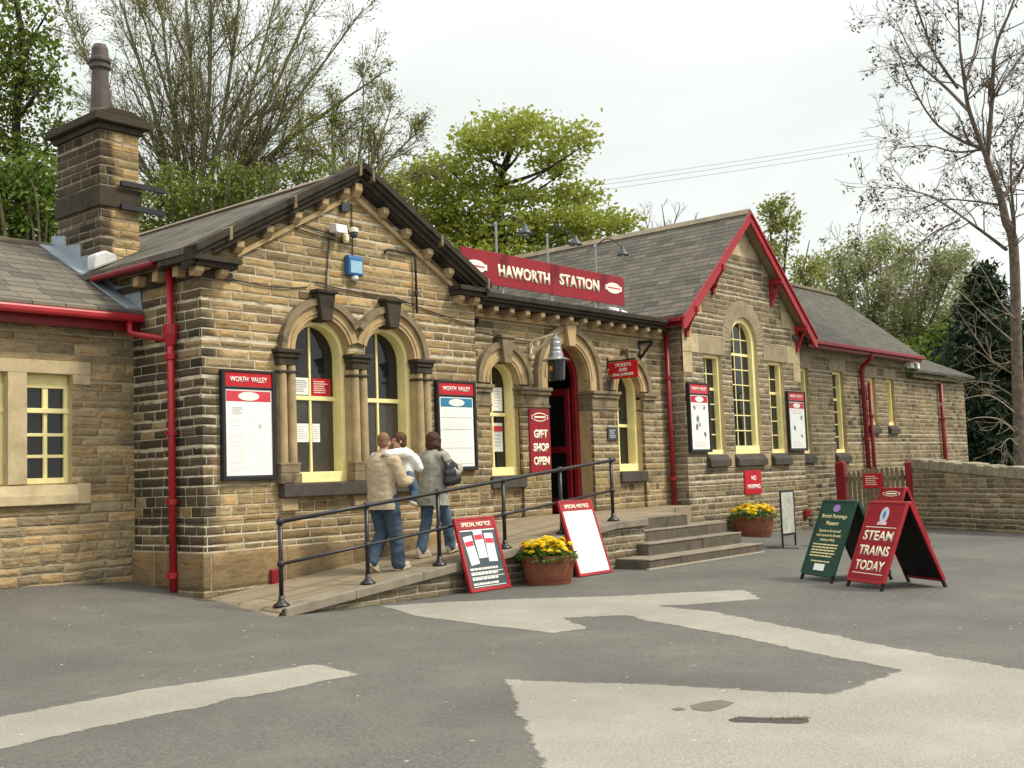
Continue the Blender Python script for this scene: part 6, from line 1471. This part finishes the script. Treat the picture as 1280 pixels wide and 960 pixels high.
# ---- bright green layered tree behind the roof sign
rng = np.random.default_rng(304); segs = []; D = 36
limb([at(628, 330, D), at(622, 250, D), at(632, 205, D), at(650, 160, D)], .22, .06, segs)
pads = [(662, 168, 72, 17), (610, 182, 40, 16), (725, 182, 20, 10), (640, 150, 40, 10), (585, 170, 14, 10), (560, 208, 42, 13), (600, 228, 40, 12), (690, 205, 32, 11), (545, 238, 45, 15), (585, 262, 55, 15), (655, 245, 32, 11), (715, 245, 42, 14), (700, 215, 16, 7), (745, 275, 46, 14), (690, 275, 50, 15), (640, 290, 60, 16), (580, 295, 50, 16), (540, 275, 40, 14), (775, 283, 22, 10), (720, 300, 55, 13), (620, 315, 70, 14), (515, 222, 18, 9), (505, 250, 20, 12)]
for p in pads:
    y0 = min(330, p[1]+rng.uniform(30, 60)); limb([at(626+rng.uniform(-4, 4), y0, D), at((626+p[0])/2, (y0+p[1])/2+8, D+rng.uniform(-1, 1)), at(p[0], p[1]+3, D+rng.uniform(-1.5, 1.5))], .07, .02, segs)
    for _ in range(4): limb([at(p[0], p[1]+4, D), at(p[0]+rng.uniform(-.8, .8)*p[2], p[1]+rng.uniform(-.6, .8)*p[3], D+rng.uniform(-1, 1))], .02, .008, segs, 2)
P_ = clumps([(p[0], p[1], p[2], p[3], rng.uniform(-1, 1)) for p in pads], D, 23000, rng, .9, .20, 8, .2)
b_ = at(628, 420, D); b_[2] = .3; segs.append((b_, at(628, 330, D), .28, .22))
plant('green_tree', 'bright green tree in fresh leaf behind the maroon roof sign', 'tree', b_, segs, BK_DARK, [('crown', P_, .17, leaf_mat('fresh_green_leaves', [(.26, .31, .040), (.33, .37, .06), (.39, .42, .085), (.28, .33, .045)], .5), dict(flat=.45))])
# ---- small bare tree beyond the right roof, pale trees behind the right wing
prm3 = dict(prm, side=7, slen=.5, levels=2, kids=[0, 6], tipleaves=0, ang=(12, 35))
for sx, lab in ((835, 'small bare twiggy tree peeping over the slate ridge'), ):
    multistem('bare_tree', lab, [((sx-4, 320), None, (sx-30, 262)), ((sx, 320), None, (sx-8, 254)), ((sx+3, 320), None, (sx+15, 258)), ((sx+5, 320), None, (sx+36, 270))], 46, .07, 305, prm3, BUD, .05, BK_GREY)
PALE = leaf_mat('pale_new_leaves', [(0.248, 0.275, 0.069), (0.341, 0.362, 0.100), (0.295, 0.319, 0.088), (0.202, 0.232, 0.056)], .35)
prm4 = dict(prm, side=10, slen=.4, levels=3, kids=[0, 4, 4], tipleaves=2, spread=.14, ang=(15, 40))
print('T6', multistem('young_tree', 'slender pale leaved tree rising just behind the red trimmed gable', [((965, 400), None, (945, 285)), ((968, 400), (965, 330), (962, 268)), ((972, 400), (980, 340), (985, 275)), ((976, 400), (1000, 350), (1012, 300)), ((980, 400), (1010, 370), (1035, 335))], 38, .09, 306, prm4, PALE, .15, BK_OLIVE)[1:])
prm5 = dict(step=.6, wob=.07, up=[.16, .14, .06], levels=3, kids=[0, 5, 4], ang=(12, 34), ratio=.6, rr=.6, t0=.1, side=17, slen=.42, tipleaves=4, spread=.26)
WIL = leaf_mat('willow_leaves', [(.24, .27, .10), (.31, .34, .15), (.37, .39, .20), (.20, .23, .08)], .45)
print('T7', multistem('willow_tree', 'broad pale green willow behind the far end of the station', [((1090+i*4, 520), ((1090+i*4)*.55+e[0]*.45, 430), e) for i, e in enumerate([(1010, 400), (1030, 350), (1052, 330), (1078, 322), (1100, 322), (1122, 320), (1148, 322), (1170, 328), (1190, 340), (1208, 365), (1215, 410), (1020, 440), (1180, 440)])], 52, .14, 307, prm5, WIL, .17, BK_GREY)[1:])
# low green at the foot of the willow
shrub('green_shrub', 'leafy green shrub at the foot of the pale willow', [(1060, 440, 60, 25), (1130, 450, 50, 28), (1185, 440, 35, 40), (1200, 480, 30, 30)], 49, 5000, [(0.116, 0.174, 0.025), (0.171, 0.232, 0.044), (0.217, 0.290, 0.062)], .26, (1120, 560), 8)
# ---- dark conifer
rng = np.random.default_rng(408); segs = []; D = 42; m_ = D/CAM_F
b_ = at(1246, 590, D); b_[2] = -.1; tp = at(1228, 325, D); H_ = tp[2]-b_[2]; segs.append((b_, b_+(tp-b_)*.5, .28, .16)); segs.append((b_+(tp-b_)*.5, tp, .16, .03)); pts = []
for k in range(380):
    t = rng.uniform(.02, .985)**.85; c = b_+(tp-b_)*t; rad = (1-t)**.8*4.4+.2; a = rng.uniform(0, 2*PI); d = np.array([math.cos(a), math.sin(a), -.28]); e = c+d*rad*rng.uniform(.7, 1.1)
    segs.append((c, e, .035*(1.1-t), .01)); L = np.linalg.norm(e-c)
    for j in range(max(3, int(L*11))):
        q_ = c+(e-c)*rng.uniform(.15, 1.0)
        for _ in range(4): pts.append(q_+rng.normal(0, .16, 3)*[1, 1, .7]-[0, 0, .08])
plant('dark_conifer', 'dense dark conifer behind the garden wall at the right', 'tree', b_, segs, BK_DARK, [('crown', pts, .26, leaf_mat('conifer_needles', [(.014, .026, .012), (.022, .040, .016), (.034, .056, .022)], .1), dict(droop=.5, aspect=.35))])
rng = np.random.default_rng(409); segs = []; D = 40; b_ = at(1300, 590, D); b_[2] = -.1; tp = at(1305, 395, D); segs.append((b_, tp, .22, .03)); pts = []
for k in range(190):
    t = rng.uniform(.02, .985)**.85; c = b_+(tp-b_)*t; rad = (1-t)**.8*3.4+.15; a = rng.uniform(0, 2*PI); d = np.array([math.cos(a), math.sin(a), -.28]); e = c+d*rad*rng.uniform(.7, 1.1)
    segs.append((c, e, .03*(1.1-t), .01)); L = np.linalg.norm(e-c)
    for j in range(max(3, int(L*11))):
        q_ = c+(e-c)*rng.uniform(.15, 1.0)
        for _ in range(4): pts.append(q_+rng.normal(0, .16, 3)*[1, 1, .7]-[0, 0, .08])
plant('dark_conifer', 'lower dark conifer at the right edge behind the bare tree', 'tree', b_, segs, BK_DARK, [('crown', pts, .26, leaf_mat('conifer_needles', [(.014, .026, .012), (.022, .040, .016), (.034, .056, .022)], .1), dict(droop=.5, aspect=.35))])
# ---- bare ash with seed clusters at the right
rng = np.random.default_rng(510); D = 27; segs, tips = [], []
T = lambda x, y, dz=0.0: at(x, y, D+dz)
trunk = limb([at(1276, 640, D), T(1274, 540), T(1271, 450), T(1267, 310), T(1257, 275), T(1250, 244), T(1234, 200)], .155, .075, segs, 5)
main = [([T(1234, 200), T(1228, 187, .1), T(1200, 175, .3), T(1166, 150, .6), T(1134, 94, 1), T(1118, 50, 1.2)], .052, .014),
        ([T(1234, 200), T(1212, 140, -.2), T(1206, 106, -.3), T(1200, 56, -.4), T(1197, -20, -.5)], .06, .022),
        ([T(1234, 200), T(1240, 125, -.1), T(1244, 62, -.3), T(1262, 15, -.5), T(1280, -30, -.6)], .06, .022),
        ([T(1266, 315), T(1268, 281, -.3), T(1264, 230, -.6), T(1266, 175, -.8), T(1280, 150, -1)], .045, .02),
        ([T(1247, 256), T(1220, 252, .5), T(1181, 250, 1), T(1150, 262, 1.4)], .035, .010),
        ([T(1258, 312), T(1222, 285, -.6), T(1168, 248, -1.2), T(1135, 238, -1.6), T(1105, 232, -1.9)], .045, .010),
        ([T(1200, 275, -.9), T(1165, 292, -1.2), T(1130, 322, -1.5), T(1096, 346, -1.7)], .03, .008),
        ([T(1212, 140, -.2), T(1185, 112, .5), T(1160, 90, .8), T(1140, 66, 1), T(1122, 30, 1.1)], .045, .012),
        ([T(1197, 110, -.3), T(1170, 70, -.9), T(1150, 20, -1.2), T(1135, -30, -1.4)], .04, .015),
        ([T(1206, 106, -.3), T(1220, 60, .5), T(1228, 10, .8), T(1236, -40, 1)], .04, .018),
        ([T(1240, 125, -.1), T(1260, 95, .5), T(1285, 60, .9)], .04, .015), ([T(1228, 187, .1), T(1195, 190, .9), T(1160, 182, 1.4), T(1125, 185, 1.8)], .035, .010),
        ([T(1252, 250), T(1275, 215, .6), T(1290, 190, .9)], .045, .02), ([T(1268, 300), T(1262, 250, .5), T(1250, 215, 1), T(1242, 190, 1.4)], .03, .012)]
prm6 = dict(step=.22, wob=.16, up=[.12, .16, .22, .2], levels=3, kids=[0, 4, 3], ang=(22, 62), ratio=.60, rr=.6, t0=.2, tipleaves=0)
def side_shoots(paths, n, L, prm, segs, tips):
    for path, r0, r1 in paths:
        for _ in range(n):
            i = rng.integers(1, len(path)-1); d0 = path[i+1]-path[i]; d0 /= np.linalg.norm(d0); ax = np.cross(d0, rng.normal(size=3)); ax /= np.linalg.norm(ax); a = R(rng.uniform(25, 60))
            grow(rng, path[i], d0*math.cos(a)+ax*math.sin(a), L*rng.uniform(.5, 1.2), (r0+(r1-r0)*i/len(path))*.5, 1, prm, segs, tips)
pp = [(limb(p, a, b, segs, 5), a, b) for p, a, b in main]
side_shoots(pp, 12, 1.5, prm6, segs, tips)
ends = [s[1] for s in segs if s[3] < .0075]; rng.shuffle(ends); seeds = []
for e in ends[:380]:
    for _ in range(7): seeds.append(e+rng.normal(0, .055, 3)-[0, 0, rng.uniform(0, .14)])
low = []
lows = [[T(1270, 430), T(1235, 400, -.6), T(1205, 370, -1), T(1170, 345, -1.3)], [T(1271, 470), T(1240, 450, .4), T(1215, 415, .6), T(1195, 385, .8)], [T(1273, 520), T(1238, 495, -.5), T(1200, 500, -1), T(1172, 508, -1.3)], [T(1273, 500), T(1240, 480, .5), T(1205, 478, .9), T(1180, 490, 1.1)], [T(1274, 545), T(1250, 525, -.4), T(1222, 522, -.8), T(1200, 530, -1)], [T(1271, 450), T(1245, 455, .6), T(1222, 440, .9), T(1205, 452, 1.2)], [T(1270, 400), T(1252, 380, -.8), T(1230, 340, -1.2), T(1215, 320, -1.5)], [T(1274, 560), T(1262, 548, -.5), T(1250, 560, -.9)]]
pl = [(limb(p, .022, .006, low, 5), .02, .006) for p in lows]; t2 = []
side_shoots(pl, 7, .9, dict(prm6, levels=2, kids=[0, 3], up=[.0, .0, .05]), low, t2)
b_ = at(1277, 660, D); b_[2] = -.2; segs.append((b_, trunk[0], .18, .155))
at_ = plant('bare_ash_tree', 'bare ash tree with dark seed clusters at the right edge', 'tree', b_, segs, BK_ASH, [('seed_clusters', seeds, .11, leaf_mat('dry_seed_keys', [(.06, .045, .03), (.10, .07, .045), (.14, .09, .05)], .2), dict(droop=.9, aspect=.4))])
v, f = tube_arrays(low); np_mesh('low_twigs', v, f, BK_LIT, at_, smooth=True)  # light caught by the low twigs is painted into their bark colour
print('ash', len(segs), len(seeds))
# ---- overhead wires
W_ = MB()
WM = plain('wire_grey', (.42, .46, .50), .6)
for k, (a, b) in enumerate((((560, 250), (1330, 132)), ((560, 255), (1330, 138)), ((560, 261), (1330, 145)))):
    A_, B_ = at(a[0], a[1], 55), at(b[0], b[1], 48); W_ = MB(); W_.tube(sag(A_, B_, .25, 14), .011, 4, caps=False)
    o = W_.build('overhead_wire', WM); rebase(o); tag(o, ['uppermost of the three thin overhead wires crossing the sky', 'middle one of the three thin overhead wires in the sky', 'lowest of the three thin overhead wires crossing the sky'][k], 'wire', 'overhead wires')

# ---- trees across the yard: seen in the photo only as reflections in the window panes
for (x, y, k) in ((27, -13, .62), (36, -20, .8), (47, -24, .75)):
    src = [o for o in bpy.data.objects if o.name == 'dark_conifer'][0]
    o = copy_tree(src); o.location = (x, y, -.15); o.scale = (k*1.3, k*1.3, k*.62)
    tag(o, 'dark conifer across the yard, mirrored only in the window glass', 'tree', 'conifers across the yard')
# ================================================================== camera, light, sky
cam = bpy.data.cameras.new('camera'); co = bpy.data.objects.new('camera', cam); COL.objects.link(co)
cam.sensor_fit = 'HORIZONTAL'; cam.sensor_width = 36.0; cam.lens = CAM_F/1280*36.0; cam.clip_start = .05; cam.clip_end = 3000
mw = Matrix(((CR[0], -CD[0], -CF[0], 0), (CR[1], -CD[1], -CF[1], 0), (CR[2], -CD[2], -CF[2], CAM_H), (0, 0, 0, 1)))
co.matrix_world = mw; SC.camera = co

SUN_AZ, SUN_EL = R(150), R(50)          # azimuth clockwise from +Y: sun stands in front of the building and to the right
sd = Vector((math.sin(SUN_AZ)*math.cos(SUN_EL), math.cos(SUN_AZ)*math.cos(SUN_EL), math.sin(SUN_EL)))
su = bpy.data.lights.new('sun', 'SUN'); so = bpy.data.objects.new('sun', su); COL.objects.link(so)
su.energy = 1.8; su.angle = R(10); su.color = (1.0, .92, .77); so.location = (0, 0, 60)
so.rotation_euler = (-sd).to_track_quat('-Z', 'Y').to_euler()

wd = bpy.data.worlds.new('World'); SC.world = wd; wd.use_nodes = True
t = wd.node_tree; bg = t.nodes['Background']
sky = t.nodes.new('ShaderNodeTexSky'); sky.sky_type = 'NISHITA'; sky.sun_disc = False; sky.sun_elevation = SUN_EL; sky.sun_rotation = SUN_AZ
sky.altitude = 150; sky.air_density = 1.0; sky.dust_density = 3.0; sky.ozone_density = 1.0
tc = t.nodes.new('ShaderNodeTexCoord')
mp = t.nodes.new('ShaderNodeMapping'); mp.inputs['Scale'].default_value = (1, 1, 2.2); t.links.new(tc.outputs['Generated'], mp.inputs[0])
nz = t.nodes.new('ShaderNodeTexNoise'); nz.inputs['Scale'].default_value = 2.2; nz.inputs['Detail'].default_value = 6; nz.inputs['Roughness'].default_value = .55; nz.inputs['Distortion'].default_value = .4
t.links.new(mp.outputs[0], nz.inputs['Vector'])
cr = t.nodes.new('ShaderNodeValToRGB'); e = cr.color_ramp.elements
e[0].position = .30; e[0].color = (4.25, 4.45, 4.28, 1); e[1].position = .68; e[1].color = (5.05, 5.15, 4.88, 1)     # thin high cloud: grey to white
t.links.new(nz.outputs['Fac'], cr.inputs[0])
mx = t.nodes.new('ShaderNodeMix'); mx.data_type = 'RGBA'; mx.inputs[0].default_value = .95
t.links.new(sky.outputs[0], mx.inputs[6]); t.links.new(cr.outputs[0], mx.inputs[7]); 
sx = t.nodes.new('ShaderNodeSeparateXYZ'); t.links.new(tc.outputs['Generated'], sx.inputs[0])
zr_ = t.nodes.new('ShaderNodeMapRange'); zr_.inputs[1].default_value = .33; zr_.inputs[2].default_value = 1.0; zr_.inputs[3].default_value = 1.0; zr_.inputs[4].default_value = 2.1   # an overcast sky is brightest overhead
t.links.new(sx.outputs[2], zr_.inputs[0])
vm = t.nodes.new('ShaderNodeVectorMath'); vm.operation = 'SCALE'; t.links.new(mx.outputs[2], vm.inputs[0]); t.links.new(zr_.outputs[0], vm.inputs['Scale'])
t.links.new(vm.outputs[0], bg.inputs['Color'])
bg.inputs['Strength'].default_value = .12

vs_ = SC.view_settings; SC.display_settings.display_device = 'sRGB'
vs_.view_transform = 'Standard'; vs_.look = 'None'; vs_.exposure = 0.80; vs_.gamma = 1.0; vs_.use_curve_mapping = False
SC.cycles.max_bounces = 5; SC.cycles.diffuse_bounces = 3; SC.cycles.glossy_bounces = 2; SC.cycles.transmission_bounces = 2; SC.cycles.transparent_max_bounces = 4
SC.cycles.use_denoising = True
